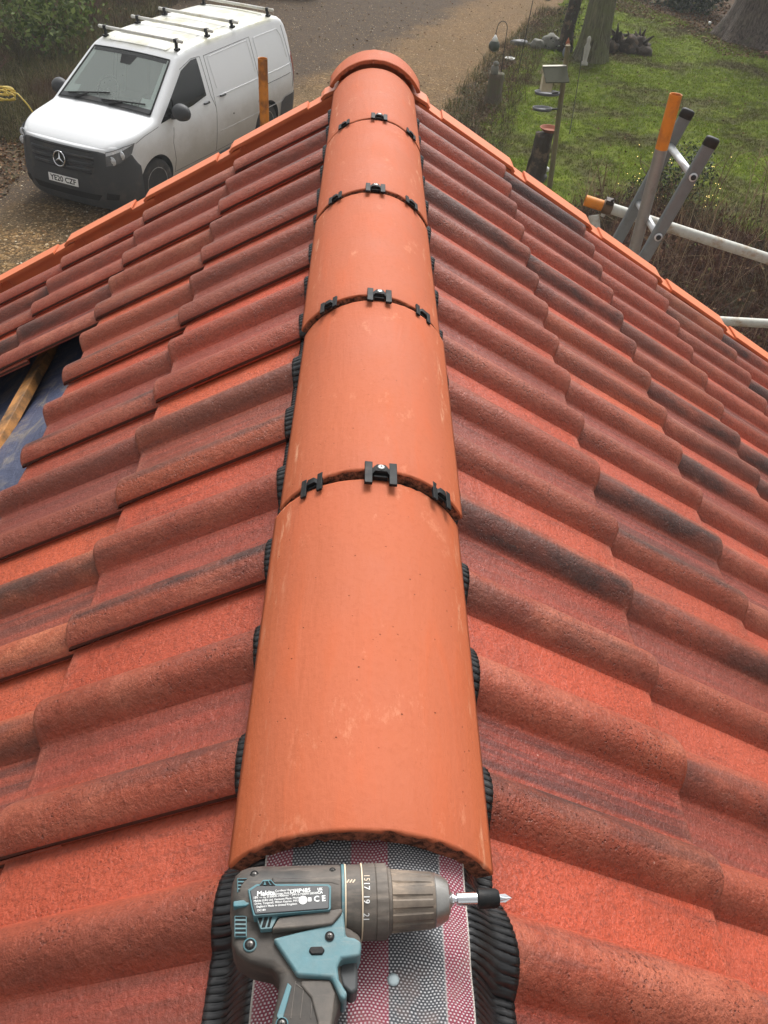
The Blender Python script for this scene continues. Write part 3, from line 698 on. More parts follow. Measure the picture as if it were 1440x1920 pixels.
# ------------------------------------------------------------------ shrubs and trees
def twigs(name, parent, base, n, hgt, spread, r0, mat, forks=5, kink=.12):
    b = MB()
    for i in range(n):
        a = random.uniform(0, 2 * PI); s = random.uniform(.25, 1) * spread; p = Vector(base) + Vector((math.cos(a), math.sin(a), 0)) * .08 * spread
        e = p + Vector((math.cos(a) * s, math.sin(a) * s, hgt * random.uniform(.7, 1)))
        pts = [p.lerp(e, t) + Vector((random.gauss(0, kink), random.gauss(0, kink), 0)) * t * spread for t in (0, .25, .5, .75, 1)]
        b.tube(pts, [r0, r0 * .85, r0 * .65, r0 * .45, r0 * .2], 4, False)
        for k in range(forks):
            t = random.uniform(.3, .9); j = int(t * 4); q = pts[j].lerp(pts[j + 1], t * 4 - j) if j < 4 else pts[4]
            d = Vector((random.gauss(0, 1), random.gauss(0, 1), random.uniform(.3, 1.4))).normalized() * hgt * random.uniform(.12, .3)
            b.tube([q, q + d * .5 + Vector((0, 0, .02)), q + d], [r0 * .4, r0 * .28, r0 * .12], 3, False)
    return b.build(name, mat, parent)
M['bark'] = simple('grey_bark', (.11, .080, .055), .9, var=.4, scale=12, bump=.8, bdist=.02)
M['twig'] = simple('red_brown_twig', (.12, .055, .035), .8, var=.3)
M['tan_twig'] = simple('tan_stem', (.30, .20, .12), .8, var=.3)
def shrub(name, label, cat, base, rad, hgt, nleaf, lsize, mat, tw=10, group=None, clump=9, tmat='twig', zlow=.1, kmin=.1, kmax=1.0):
    e = tag(empty(name, base), label, cat, group)
    if nleaf:
        cs = []
        for i in range(clump):
            a = random.uniform(0, 2 * PI); rr = math.sqrt(random.random()) * rad * .8
            cs.append((math.cos(a) * rr, math.sin(a) * rr, hgt * random.uniform(max(zlow, .12), .85), random.uniform(.22, .5) * rad))
        cs = np.array(cs); idx = rng.integers(0, clump, nleaf); d = rng.normal(0, 1, (nleaf, 3)); d /= np.linalg.norm(d, axis=1)[:, None]
        p = cs[idx, :3] + d * (cs[idx, 3] * rng.uniform(.45, 1.1, nleaf))[:, None]; p[:, 2] = np.maximum(p[:, 2], .03)
        V_, F_ = leafmesh(p, lsize, aspect=.55); link('foliage', npmesh(V_, F_), mat, e)
    twigs('stems', e, (0, 0, 0), tw, hgt * .95, rad * .8, .012, M[tmat])
    return e
MG1 = mat_island('fresh_green_leaves', [(0, (.035, .052, .012)), (.5, (.095, .135, .028)), (1, (.21, .26, .075))], .5, .3)
MG2 = mat_island('dark_evergreen_leaves', [(0, (.012, .020, .008)), (.6, (.030, .045, .016)), (.92, (.07, .09, .035)), (1, (.30, .30, .16))], .4, .15)
MG3 = mat_island('olive_leaves', [(0, (.05, .045, .014)), (.5, (.10, .095, .03)), (1, (.19, .16, .06))], .6, .25)
shrub('leafy_shrub', 'fresh green leafy shrub on the bank behind the van windscreen', 'shrub', (-7.0, 19.9, 0), 1.3, 2.4, 2300, .13, MG1, 26, clump=26, zlow=.2)
shrub('hedge_shrub', 'olive green straggly shrub at the left corner, left of the leafy one', 'shrub', (-8.7, 20.0, 0), 1.3, 1.9, 4200, .075, MG3, 30, clump=14)
shrub('hedge_shrub', 'yellowish low shrub at the foot of the bank above the hose reel', 'shrub', (-7.5, 17.6, 0), .9, .7, 1500, .06, MG3, 26, clump=10)
for i, (x, y, lab) in enumerate(((-6.7, 22.6, 'bare red brown bush right of the green leafy shrub'), (-6.1, 24.9, 'bare brown bush behind the front roof bars of the van'), (-4.9, 26.6, 'bare brown bush farthest along the bank above the van roof'), (-8.2, 23.5, 'bare brown bush deep in the bank behind the leafy shrub'))):
    shrub('bare_bush', lab, 'bush', (x, y, 0), .9, 1.6, 500, .05, MLEAF, 46, 'bare bushes on the bank', tmat='twig')
shrub('laurel_bush', 'dark laurel bush with a few pale leaves left of the big tree', 'bush', (9.9, 29.6, 0), 1.3, 1.1, 3200, .12, MG2, 12, clump=14)
shrub('laurel_bush', 'low dark evergreen bush at the far edge of the lawn', 'bush', (8.0, 31.6, 0), 1.2, .9, 2200, .11, MG2, 12, clump=12)
fs = shrub('lit_shrub', 'small dark shrub wound with warm fairy lights behind the ladder', 'shrub', (5.0, 13.5, 0), .80, .90, 2600, .05, MG2, 16, clump=18)
ME = bpy.data.materials.new('fairy_bulb'); ME.use_nodes = True; ME.node_tree.nodes['Principled BSDF'].inputs['Emission Color'].default_value = (1, .72, .25, 1); ME.node_tree.nodes['Principled BSDF'].inputs['Emission Strength'].default_value = 2.2
ME.node_tree.nodes['Principled BSDF'].inputs['Base Color'].default_value = (.8, .6, .2, 1)
bulb = mk([(0, 0, .007), (.006, 0, 0), (0, .006, 0), (-.006, 0, 0), (0, -.006, 0), (0, 0, -.007)], [(0, 1, 2), (0, 2, 3), (0, 3, 4), (0, 4, 1), (5, 2, 1), (5, 3, 2), (5, 4, 3), (5, 1, 4)]); bulb.materials.append(ME)
fl = tag(empty('fairy_lights', (5.0, 13.5, 0)), 'string of warm fairy lights on the small dark shrub', 'lights')
for i in range(64):
    a = random.uniform(PI * .9, PI * 2.1); rr = random.uniform(.3, .92); z = random.uniform(.15, .95)
    o = bpy.data.objects.new('bulb', bulb); col.objects.link(o); o.parent = fl; o.location = (math.cos(a) * rr, math.sin(a) * rr * .9, z); 
for i, (x, y, h_, m_) in enumerate(((6.0, 12.75, 1.5, 'tan_twig'), (6.35, 12.3, 1.2, 'tan_twig'), (5.75, 13.6, 1.1, 'twig'), (6.55, 13.3, 1.3, 'twig'), (6.9, 12.6, 1.5, 'tan_twig'), (4.05, 13.9, .6, 'twig'))):
    lab = ['tallest bare tan sapling right of the ladder', 'short tan sapling nearest the right edge', 'thin dark sapling just behind the ladder top', 'bare brown sapling standing on the lawn edge', 'tan sapling cut by the right edge of the lawn bed', 'small dark twiggy plant left of the lit shrub'][i]
    e = tag(empty('bare_sapling', (x, y, 0)), lab, 'sapling', 'bare saplings on the lawn edge'); twigs('stem', e, (0, 0, 0), 3 if i < 5 else 2, h_, .32, .009, M[m_], 8, .05)

def mat_bark(name, c1, c2, moss, lo, hi):
    n = NT(name); c_ = n.coord(); f = n.noise(n.scale(c_, (9, 9, .9)), 2.4, 6, .75, dist=.5); g_ = n.noise(c_, 3, 5, .6); cc = n.mix(n.mr(f, .38, .62), c1, c2); cc = n.mix(n.mr(g_, lo, hi, 0, .85), cc, moss)
    n.set('Base Color', cc); n.set('Roughness', .92); n.bump(f, 1, .12); return n.m
def tree(name, label, base, r0, hgt, mat, flare=1.5, seed=0, nl=7):
    e = tag(empty(name, base), label, 'tree'); v = []; f = []; n = 40; zs = [-.05, .05, .15, .3, .5, .8, 1.2, 1.8, 2.6, 3.6, 5, hgt]
    for z in zs:
        rr = r0 * (1 + (flare - 1) * math.exp(-z / (.45 * r0 / .4))) * (1 - .45 * z / hgt)
        for k in range(n):
            t = 2 * PI * k / n; q = 1 + .10 * noise.noise((math.cos(t) * 1.5 + seed, math.sin(t) * 1.5, z * .3)) + .22 * math.exp(-z / .5) * noise.noise((math.cos(t) * 3 + seed, math.sin(t) * 3, 2)) + .05 * noise.noise((math.cos(t) * 7, math.sin(t) * 7, z * .8 + seed))
            v.append((rr * q * math.cos(t) + .03 * z * math.sin(seed), rr * q * math.sin(t), z))
    for i in range(len(zs) - 1):
        for k in range(n): f.append((i * n + k, i * n + (k + 1) % n, (i + 1) * n + (k + 1) % n, (i + 1) * n + k))
    link('trunk', mk(v, f, True), mat, e); b = MB()
    for i in range(nl):
        a = 2 * PI * i / nl + random.uniform(-.3, .3); z = hgt * random.uniform(.6, .98); L = hgt * random.uniform(.35, .6)
        p = Vector((0, 0, z)); q = p + Vector((math.cos(a) * L * .5, math.sin(a) * L * .5, L * .35)); s = q + Vector((math.cos(a + .3) * L * .4, math.sin(a + .3) * L * .4, L * .5))
        b.tube([p, q, s], [r0 * .3, r0 * .18, r0 * .04], 7, False)
        for k in range(7):
            t = random.random(); q2 = p.lerp(q, t) if k % 2 else q.lerp(s, t); d = Vector((random.gauss(0, 1), random.gauss(0, 1), random.uniform(0, 1.2))).normalized() * L * .35
            b.tube([q2, q2 + d * .5, q2 + d], [r0 * .08, r0 * .05, r0 * .015], 4, False)
    b.build('crown', mat, e); return e
tree('mossy_tree', 'pale green mossy tree trunk standing on the lawn beyond the bird table', (5.47, 22.75, 0), .34, 6.5, mat_bark('mossy_bark', (.045, .036, .020), (.26, .24, .14), (.16, .165, .065), .42, .62), 1.35, 1)
tree('old_tree', 'broad brown old tree trunk with flared roots at the top right corner', (11.0, 26.2, 0), .80, 9, mat_bark('old_bark', (.030, .020, .014), (.20, .150, .115), (.07, .075, .03), .55, .75), 1.7, 4, 9)
# ------------------------------------------------------------------ scaffold and ladder
def mat_tube(name, c1, c2, rust, metal, thr=(.58, .7), ro=.5):
    n = NT(name); c = n.coord(); a = n.noise(c, 9, 6, .7); b = n.noise(c, 45, 4, .7)
    cc = n.mix(b, c1, c2); cc = n.mix(n.mr(a, thr[0], thr[1], 0, .8), cc, rust); n.set('Base Color', cc); n.set('Metallic', metal); n.set('Roughness', n.mr(b, .3, .7, ro - .1, ro + .1)); n.bump(b, .3, .001); return n.m
M['orange'] = mat_tube('orange_paint', (.55, .17, .012), (.68, .24, .02), (.30, .11, .03), 0, (.46, .66), .55)
M['rust_orange'] = mat_tube('worn_orange_paint', (.42, .14, .015), (.58, .22, .025), (.16, .06, .02), 0, (.46, .6), .55)
M['galv'] = mat_tube('galvanised_tube', (.20, .19, .175), (.32, .31, .29), (.17, .13, .10), .35, (.58, .72), .5)
M['white_tube'] = mat_tube('weathered_white_tube', (.30, .30, .27), (.55, .55, .50), (.26, .18, .10), .15, (.50, .62), .6)
M['alu'] = mat_tube('ladder_aluminium', (.115, .135, .14), (.18, .205, .21), (.09, .10, .10), .1, (.6, .75), .42)
M['alu_bright'] = simple('bright_aluminium', (.62, .63, .64), .35, metal=.6, var=.1)
M['rubber'] = simple('black_rubber', (.015, .015, .015), .6, var=.2)
def tube_thing(name, label, cat, p0, p1, segs, group='scaffold tubes', r=.02415, hollow=True):
    """segs: list of (t0, t1, material) along p0->p1; real hollow tube open at both ends"""
    p0, p1 = Vector(p0), Vector(p1); L = (p1 - p0).length; q = (p1 - p0).to_track_quat('Z', 'Y')
    e = tag(empty(name, p0), label, cat, group); e.rotation_euler = q.to_euler()
    for i, (t0, t1, m) in enumerate(segs):
        b = MB(); n = 28; prof = [(t0 * L, r), (t1 * L, r)]; v = []; f = []
        rings = [(t0 * L + .0015, r - .0032), (t0 * L, r - .001), (t0 * L + .001, r), (t1 * L - .001, r), (t1 * L, r - .001), (t1 * L - .0015, r - .0038), (t0 * L + .0015, r - .0038)]
        for z, rr in rings:
            for k in range(n): v.append((rr * math.cos(2 * PI * k / n), rr * math.sin(2 * PI * k / n), z))
        for a in range(len(rings) - 1):
            for k in range(n): f.append((a * n + k, a * n + (k + 1) % n, (a + 1) * n + (k + 1) % n, (a + 1) * n + k))
        me = mk(v, f, True)
        try: me.set_sharp_from_angle(angle=R(30))
        except Exception: pass
        link(['tube_body', 'painted_end'][i > 0] if len(segs) > 1 else 'tube_body', me, M[m], e)
    return e
tube_thing('scaffold_pole', 'single rusty orange scaffold pole standing in front of the white van', 'scaffold pole', (-.537, 4.30, 0), (-.537, 4.30, 4.118), [(0, .62, 'galv'), (.62, 1, 'rust_orange')])
tube_thing('scaffold_pole', 'upright grey scaffold pole with bright orange top beside the ladder', 'scaffold pole', (1.136, 3.075, 0), (1.136, 3.075, 4.392), [(0, .9545, 'galv'), (.9545, 1, 'orange')])
tA, tB = Vector((1.006, 3.461, 3.825)), Vector((1.822, 3.287, 3.682)); dT = (tB - tA).normalized()
tube_thing('guard_rail_tube', 'long sloping off white scaffold tube with orange end behind the ladder', 'scaffold tube', tA - dT * .02, tA + dT * 2.2, [(.045, 1, 'white_tube'), (0, .045, 'orange')])
tube_thing('ledger_tube', 'lower white scaffold tube at the right edge below the sloping one', 'scaffold tube', (1.62, 3.75, 3.12), (3.3, 3.70, 3.14), [(0, 1, 'white_tube')])
tube_thing('brace_tube', 'short white scaffold tube hanging from the clamp at the orange tube end', 'scaffold tube', (1.16, 3.18, 3.20), (1.03, 3.42, 3.78), [(0, 1, 'white_tube')])
# coupler on the tube end
def coupler(label, loc, ax):
    e = tag(empty('scaffold_clamp', loc), label, 'clamp'); e.rotation_euler = ax.to_track_quat('Z', 'Y').to_euler()
    b = MB(); b.lathe([(-.022, .027), (-.020, .031), (.020, .031), (.022, .027)], 20); b.build('collar', simple('rusty_steel', (.13, .09, .06), .6, metal=.5, var=.4), e, True)
    b = MB(); b.tube([(.030, 0, 0), (.030, -.03, .0), (.030, -.055, 0)], .006, 8).box((.034, 0, 0), (.016, .03, .03)); b.lathe([(-.010, .011), (.010, .011)], 6, 'Y', (.030, -.045, 0)); b.build('bolt', M['screw'], e, bevel=.001)
    b = MB(); b.box((-.005, .030, -.0), (.05, .018, .034)); b.tube([(-.01, .03, 0), (-.035, .05, .01)], .006, 8); b.build('hinge', simple('dark_steel', (.05, .04, .035), .5, metal=.6), e, bevel=.002)
coupler('rusty steel clamp gripping the orange end of the sloping tube', tA + dT * .085, dT)
# ladder
lad = tag(empty('ladder', (0, 0, 0)), 'grey aluminium ladder leaning against the scaffold above the right verge', 'ladder')
Ytop = Vector((1.268, 2.935, 4.277)); dn = Vector((1.1295 - 1.26, 0, 3.817 - 4.2838)).normalized(); W_L = .335
def rail(y):
    p = Vector((Ytop.x, y, Ytop.z)); L = 4.43; q = (-dn).to_track_quat('Z', 'Y'); b = MB(); n = 20
    sx, sy = .0140, .0255
    v = []; f = []
    for z in (-L, 0):
        for k in range(n):
            t = 2 * PI * k / n; ct, st = math.cos(t), math.sin(t); v.append((sx * math.copysign(abs(ct) ** .6, ct), sy * math.copysign(abs(st) ** .6, st), z))
    f = [(k, (k + 1) % n, n + (k + 1) % n, n + k) for k in range(n)] + [tuple(range(n - 1, -1, -1)), tuple(range(n, 2 * n))]
    o = link('rail', mk(v, f), M['alu'], lad, p, (0, 0, 0)); Mx = Matrix((Vector((0, 1, 0)).cross(-dn).normalized(), Vector((0, 1, 0)), -dn)).transposed()
    o.rotation_euler = Mx.to_euler()
    # swap so that the wide face looks along Y
    o.data.transform(Matrix.Rotation(R(90), 4, 'Z'))
    cap = MB(); r0 = []
    for (z, sc) in ((-.022, 1.09), (.004, 1.09), (.010, 1.02), (.013, .8)): r0.append((z, sc))
    v = []; f = []
    for z, sc in r0:
        for k in range(n):
            t = 2 * PI * k / n; ct, st = math.cos(t), math.sin(t); v.append((sy * sc * math.copysign(abs(ct) ** .7, ct), sx * sc * math.copysign(abs(st) ** .7, st), z))
    for a in range(3):
        for k in range(n): f.append((a * n + k, a * n + (k + 1) % n, (a + 1) * n + (k + 1) % n, (a + 1) * n + k))
    f.append(tuple(3 * n + k for k in range(n))); f.append(tuple(range(n - 1, -1, -1)))
    link('end_cap', mk(v, f, True), M['rubber'], o)
    return o
ra = rail(Ytop.y); rb = rail(Ytop.y + W_L)
for k in range(17):
    p = Ytop + dn * (.135 + .25 * k)
    b = MB().tube([p + Vector((0, -.004, 0)), p + Vector((0, W_L + .004, 0))], .0145, 12); b.build('rung', M['alu_bright'], lad, True)
    b = MB().lathe([(-.021, .0165), (-.018, .0165)], 16, 'Y', p); b.build('rung_ring', M['alu_bright'], lad, True)
    b = MB().lathe([(-.0225, .0105), (-.0212, .0105)], 16, 'Y', p); b.build('rung_hole', M['dark_void'], lad, True)

# ------------------------------------------------------------------ van
def interp(x, tab):
    if x <= tab[0][0]: return tab[0][1]
    for (a, b), (c_, d) in zip(tab, tab[1:]):
        if x <= c_: return b + (d - b) * (x - a) / (c_ - a)
    return tab[-1][1]
def sinterp(x, tab):
    xs_ = [t[0] for t in tab]; ys_ = [t[1] for t in tab]
    if x <= xs_[0]: return ys_[0]
    if x >= xs_[-1]: return ys_[-1]
    i = max(j for j in range(len(xs_)) if xs_[j] <= x); i = min(i, len(xs_) - 2)
    def sl(j):
        if j <= 0: return (ys_[1] - ys_[0]) / (xs_[1] - xs_[0])
        if j >= len(xs_) - 1: return (ys_[-1] - ys_[-2]) / (xs_[-1] - xs_[-2])
        a = (ys_[j] - ys_[j - 1]) / (xs_[j] - xs_[j - 1]); b = (ys_[j + 1] - ys_[j]) / (xs_[j + 1] - xs_[j]); return 0 if a * b <= 0 else 2 * a * b / (a + b)
    h = xs_[i + 1] - xs_[i]; t = (x - xs_[i]) / h; m0, m1 = sl(i) * h, sl(i + 1) * h
    return (2 * t ** 3 - 3 * t * t + 1) * ys_[i] + (t ** 3 - 2 * t * t + t) * m0 + (-2 * t ** 3 + 3 * t * t) * ys_[i + 1] + (t ** 3 - t * t) * m1
HW = [(.18, .84), (.30, .905), (.45, .935), (.70, .952), (.92, .957), (1.0, .948), (1.10, .930), (1.25, .898), (1.5, .832), (1.7, .775), (1.82, .735), (1.90, .70)]
PF = [(-2.66, .88), (-2.62, .93), (-2.5, .965), (-2.2, .99), (-1.8, 1), (1.5, 1), (1.8, .990), (2.0, .970), (2.14, .925), (2.26, .86), (2.36, .76), (2.42, .66)]
ZC = [(-2.66, 1.0), (-2.645, 1.30), (-2.60, 1.62), (-2.53, 1.79), (-2.42, 1.862), (-2.1, 1.895), (-1.2, 1.91), (-.2, 1.905), (.3, 1.885), (.55, 1.84), (.66, 1.785), (1.46, 1.225), (1.60, 1.195), (1.9, 1.150), (2.15, 1.095), (2.30, 1.035), (2.38, .99), (2.42, .955)]
def zc(x): return sinterp(x, ZC) if not (.66 < x < 1.46) else interp(x, ZC)
def hw(x, z): return sinterp(z, HW) * sinterp(x, PF)
def section(x):
    zt = zc(x); hood = x > 1.46; rc = .10 if not hood else .085; rw = .085 if not hood else .13
    if x < -2.45: rc = .09
    zb = .18; zs = zt - rc - .02; pts = []
    for k in range(14):
        z = zb + (zs - zb) * k / 13; pts.append((hw(x, z), z))
    y0 = pts[-1][0]; d = (pts[-1][0] - pts[-3][0]) / (pts[-1][1] - pts[-3][1]); 
    p0 = Vector((y0, zs)); p3 = Vector((y0 - rw, zt - .018)); p1 = p0 + Vector((d * rc * .55, rc * .62)); p2 = p3 + Vector((rw * .55, -.004))
    for k in range(1, 7):
        t = k / 6; pts.append(tuple(p0 * (1 - t) ** 3 + p1 * 3 * t * (1 - t) ** 2 + p2 * 3 * t * t * (1 - t) + p3 * t ** 3))
    yc = p3.x
    for k in range(1, 7):
        y = yc * (1 - k / 6); pts.append((y, zt - .018 * (y / yc) ** 2))
    return pts
def side_y(x, z):
    s = section(x); 
    for (y0, z0), (y1, z1) in zip(s, s[1:]):
        if z0 <= z <= z1 and z1 > z0: return y0 + (y1 - y0) * (z - z0) / (z1 - z0)
    return s[-7][0]
def top_z(x, y):
    s = section(x); y = abs(y)
    for (y0, z0), (y1, z1) in zip(s[13:], s[14:]):
        if y1 <= y <= y0: return z0 + (z1 - z0) * (y0 - y) / max(1e-6, y0 - y1)
    return s[-1][1]
def patch(poly, fn, step=.05, eps=.004, thick=None, smooth=True):
    """part of the body skin inside a convex outline, lifted by eps; fn(a, b, e) -> point"""
    bm = bmesh.new(); xs_ = [p[0] for p in poly]; ys_ = [p[1] for p in poly]
    nx = max(2, int((max(xs_) - min(xs_)) / step) + 1); ny = max(2, int((max(ys_) - min(ys_)) / step) + 1)
    vv = [[bm.verts.new((min(xs_) + (max(xs_) - min(xs_)) * i / nx, min(ys_) + (max(ys_) - min(ys_)) * j / ny, 0)) for j in range(ny + 1)] for i in range(nx + 1)]
    for i in range(nx):
        for j in range(ny): bm.faces.new((vv[i][j], vv[i + 1][j], vv[i + 1][j + 1], vv[i][j + 1]))
    ar = sum(a[0] * b[1] - b[0] * a[1] for a, b in zip(poly, poly[1:] + poly[:1]))
    pl = poly if ar > 0 else poly[::-1]
    for a, b in zip(pl, pl[1:] + pl[:1]):
        no = Vector((b[1] - a[1], -(b[0] - a[0]), 0))
        if no.length < 1e-6: continue
        bmesh.ops.bisect_plane(bm, geom=bm.verts[:] + bm.edges[:] + bm.faces[:], plane_co=(a[0], a[1], 0), plane_no=no, clear_outer=True)
    for v in bm.verts: v.co = fn(v.co.x, v.co.y, eps)
    me = bpy.data.meshes.new('p'); bm.to_mesh(me); bm.free()
    if smooth: me.polygons.foreach_set('use_smooth', [True] * len(me.polygons))
    return me
def fside(sg): return lambda a, b, e: Vector((a, sg * (side_y(a, b) + e), b))
def ftop(a, b, e): return Vector((a, b, top_z(a, b) + e))
def fwind(a, b, e): return Vector((a + e * .6, b, top_z(a, b) + e * .8))

def mat_van():
    n = NT('white_van_paint'); c = n.coord(); x, y, z = n.sep(c); a = n.noise(c, 2.2, 6, .65); b = n.noise(c, 14, 5, .6)
    cc = n.mix(b, (.68, .695, .71), (.73, .74, .75))
    top = n.mr(z, 1.80, 1.86); al = n.mr(n.noise(n.scale(c, (1.2, 3, 1)), 1.4, 5, .65), .36, .60, .1, .8)
    cc = n.mix(n.math('MULTIPLY', top, al), cc, (.44, .42, .27))          # algae film on the roof
    low = n.math('MULTIPLY', n.mr(n.math('ADD', z, n.math('MULTIPLY', n.math('SUBTRACT', a, .5), .5)), 1.15, .40, 0, 1, True), n.mr(x, 1.7, 2.2, 1, 0))
    cc = n.mix(n.math('MULTIPLY', low, .75), cc, (.25, .215, .165))           # road dirt
    n.set('Base Color', cc); n.set('Roughness', n.math('ADD', .28, n.math('MULTIPLY', low, .35))); n.set('Coat Weight', .25); n.set('Coat Roughness', .12); return n.m
MV = mat_van()
M['van_black'] = simple('unpainted_bumper', (.035, .037, .040), .62, var=.15, scale=30, bump=.15, dirt=(.10, .085, .07), dscale=3, damt=(.5, .8))
M['gap'] = simple('panel_gap', (.08, .08, .082), .8)
M['tyre'] = simple('tyre_rubber', (.022, .021, .020), .85, var=.3, dirt=(.09, .075, .06), dscale=8)
M['rim'] = simple('steel_rim', (.30, .295, .285), .5, metal=.1, dirt=(.12, .10, .08), dscale=10, damt=(.45, .6))
M['chrome'] = simple('chrome', (.75, .76, .78), .15, metal=1, var=.03)
M['glass_dark'] = simple('dark_glass', (.012, .014, .014), .08, var=.1, spec=.6)
M['lamp'] = simple('headlamp_reflector', (.60, .62, .65), .25, metal=.2)
M['lamp_dark'] = simple('headlamp_housing', (.13, .135, .14), .15, var=.4, scale=20, spec=.7)
M['interior'] = simple('van_interior', (.05, .055, .05), .8)
M['seat'] = simple('seat_fabric', (.10, .105, .10), .9)
def mat_wind():
    n = NT('windscreen_glass'); n.set('Base Color', (.10, .13, .115, 1)); n.set('Roughness', .04); n.set('IOR', 1.52)
    t = n.N('BsdfTransparent'); t.inputs['Color'].default_value = (.62, .70, .66, 1); g_ = n.N('BsdfGlossy'); g_.inputs['Roughness'].default_value = .05; g_.inputs['Color'].default_value = (.80, .86, .83, 1)
    d = n.N('BsdfDiffuse'); d.inputs['Color'].default_value = (.58, .64, .60, 1)
    lw = n.N('LayerWeight'); lw.inputs['Blend'].default_value = .25
    m = n.N('MixShader'); m.inputs[0].default_value = .28; n.L(t.outputs[0], m.inputs[1]); n.L(d.outputs[0], m.inputs[2])
    m2 = n.N('MixShader'); n.L(n.mr(lw.outputs['Fresnel'], 0, 1, .07, .75), m2.inputs[0]); n.L(m.outputs[0], m2.inputs[1]); n.L(g_.outputs[0], m2.inputs[2]); n.L(m2.outputs[0], n.out.inputs['Surface']); return n.m
van = tag(empty('van', (-3.201, 14.232, 0), (0, 0, -1.999)), 'white panel van with dark bumpers and four roof bars parked on the gravel', 'van')
sx = [-2.66, -2.64, -2.60, -2.55, -2.50, -2.42, -2.3, -2.1, -1.9, -1.6, -1.3, -1.0, -.7, -.4, -.1, .15, .35, .5, .6, .66, .72, .82, .95, 1.1, 1.25, 1.38, 1.44, 1.46, 1.52, 1.6, 1.75, 1.9, 2.0, 2.1, 2.17, 2.23, 2.28, 2.33, 2.37, 2.40, 2.42]
secs = [section(min(x, 2.42)) for x in sx]; NP = len(secs[0]); v = []; f = []
for x, s in zip(sx, secs):
    v += [(x, y, z) for y, z in s] + [(x, -y, z) for y, z in s[-2::-1]]
M_ = 2 * NP - 1
for i in range(len(sx) - 1):
    for k in range(M_ - 1): f.append((i * M_ + k, (i + 1) * M_ + k, (i + 1) * M_ + k + 1, i * M_ + k + 1))
    f.append((i * M_ + M_ - 1, (i + 1) * M_ + M_ - 1, (i + 1) * M_, i * M_))
f.append(tuple(range(M_))); f.append(tuple((len(sx) - 1) * M_ + k for k in range(M_ - 1, -1, -1)))
me = mk(v, f); tmp = bpy.data.objects.new('tmp', me); col.objects.link(tmp)
bm = bmesh.new(); bm.from_mesh(me); bmesh.ops.recalc_face_normals(bm, faces=bm.faces[:]); bm.to_mesh(me); bm.free()
cut = MB()
for ax in (1.6, -1.6):
    for sg in (-1, 1): cut.lathe([(sg * .60 - .0, .395), (sg * 1.2, .40)] if sg > 0 else [(-1.2, .40), (-.60, .395)], 40, 'Y', (ax, 0, .335))
cm = mk(cut.v, cut.f); bm = bmesh.new(); bm.from_mesh(cm); bmesh.ops.recalc_face_normals(bm, faces=bm.faces[:]); bm.to_mesh(cm); bm.free()
cuto = bpy.data.objects.new('cut', cm); col.objects.link(cuto)
md = tmp.modifiers.new('b', 'BOOLEAN'); md.operation = 'DIFFERENCE'; md.object = cuto; md.solver = 'EXACT'
dg = bpy.context.evaluated_depsgraph_get(); me2 = bpy.data.meshes.new_from_object(tmp.evaluated_get(dg))
bpy.data.objects.remove(tmp); bpy.data.objects.remove(cuto)
me2.materials.clear(); me2.materials.append(MV); me2.materials.append(M['van_black'])
bm = bmesh.new(); bm.from_mesh(me2)
# open the windscreen
dead = [fc for fc in bm.faces if .70 < fc.calc_center_median().x < 1.36 and abs(fc.calc_center_median().y) < .60 and fc.normal.z > .4 and fc.calc_center_median().z > .9]
bmesh.ops.delete(bm, geom=dead, context='FACES')
for fc in bm.faces:
    c_ = fc.calc_center_median(); r_ = min(math.hypot(c_.x - 1.6, c_.z - .335), math.hypot(c_.x + 1.6, c_.z - .335))
    fc.material_index = 1 if (r_ < .41 and abs(c_.y) < .9 and c_.z < .8 and r_ > .30 and abs(fc.normal.y) < .4) or (abs(abs(c_.y) - .6) < .02 and r_ < .41) else 0; fc.smooth = True
bm.to_mesh(me2); bm.free()
try: me2.set_sharp_from_angle(angle=R(32))
except Exception: pass
body = link('body', me2, None, van)
# glass
WG = [(1.445, -.80), (1.445, .80), (.675, .665), (.675, -.665)]
link('windscreen', patch(WG, fwind, .06, .012), mat_wind(), van)
b = MB()   # black surround
def ribbon(pts, wid, fn, eps): pass
for a, c_ in zip(WG, WG[1:] + WG[:1]):
    n_ = 14; pp = [fwind(a[0] + (c_[0] - a[0]) * t / n_, a[1] + (c_[1] - a[1]) * t / n_, .010) for t in range(n_ + 1)]; b.tube(pp, .013, 6)
for y0 in np.linspace(-.7, .7, 15): pass
b.build('screen_seal', M['black'], van, True)
link('screen_cowl', patch([(1.47, -.82), (1.47, .82), (1.385, .80), (1.385, -.80)], fwind, .06, .016), M['van_black'], van)
link('screen_band', patch([(.735, -.64), (.735, .64), (.69, .64), (.69, -.64)], fwind, .06, .015), M['glass_dark'], van)
link('mirror_shroud', patch([(.86, -.09), (.86, .09), (.73, .14), (.73, -.14)], fwind, .05, .014), M['black'], van)
# cab interior
b = MB().box((.9, 0, .90), (1.15, 1.5, .10)); b.add([(1.44, -.78, 1.21), (1.44, .78, 1.21), (1.0, .74, 1.15), (1.0, -.74, 1.15), (.95, -.74, .85), (.95, .74, .85)], [(0, 1, 2, 3), (3, 2, 5, 4)]); b.box((-.18, 0, 1.30), (.04, 1.30, .92)); b.build('dashboard', M['interior'], van)
for yy in (-.42, .05, .45):
    s = MB().box((.05, yy, 1.25), (.14, .42, .62), M=Matrix.Rotation(R(-12), 3, 'Y')).box((.30, yy, .97), (.45, .42, .14)).box((-.02, yy, 1.62), (.09, .24, .16)); s.build('seat', M['seat'], van, bevel=.03, seg=3)
pts = []
for k in range(25):
    a = 2 * PI * k / 24; pts.append(Vector((.84, -.40, 1.22)) + Vector((-math.sin(a) * .19 * .45, math.cos(a) * .19, math.sin(a) * .19 * .9)))
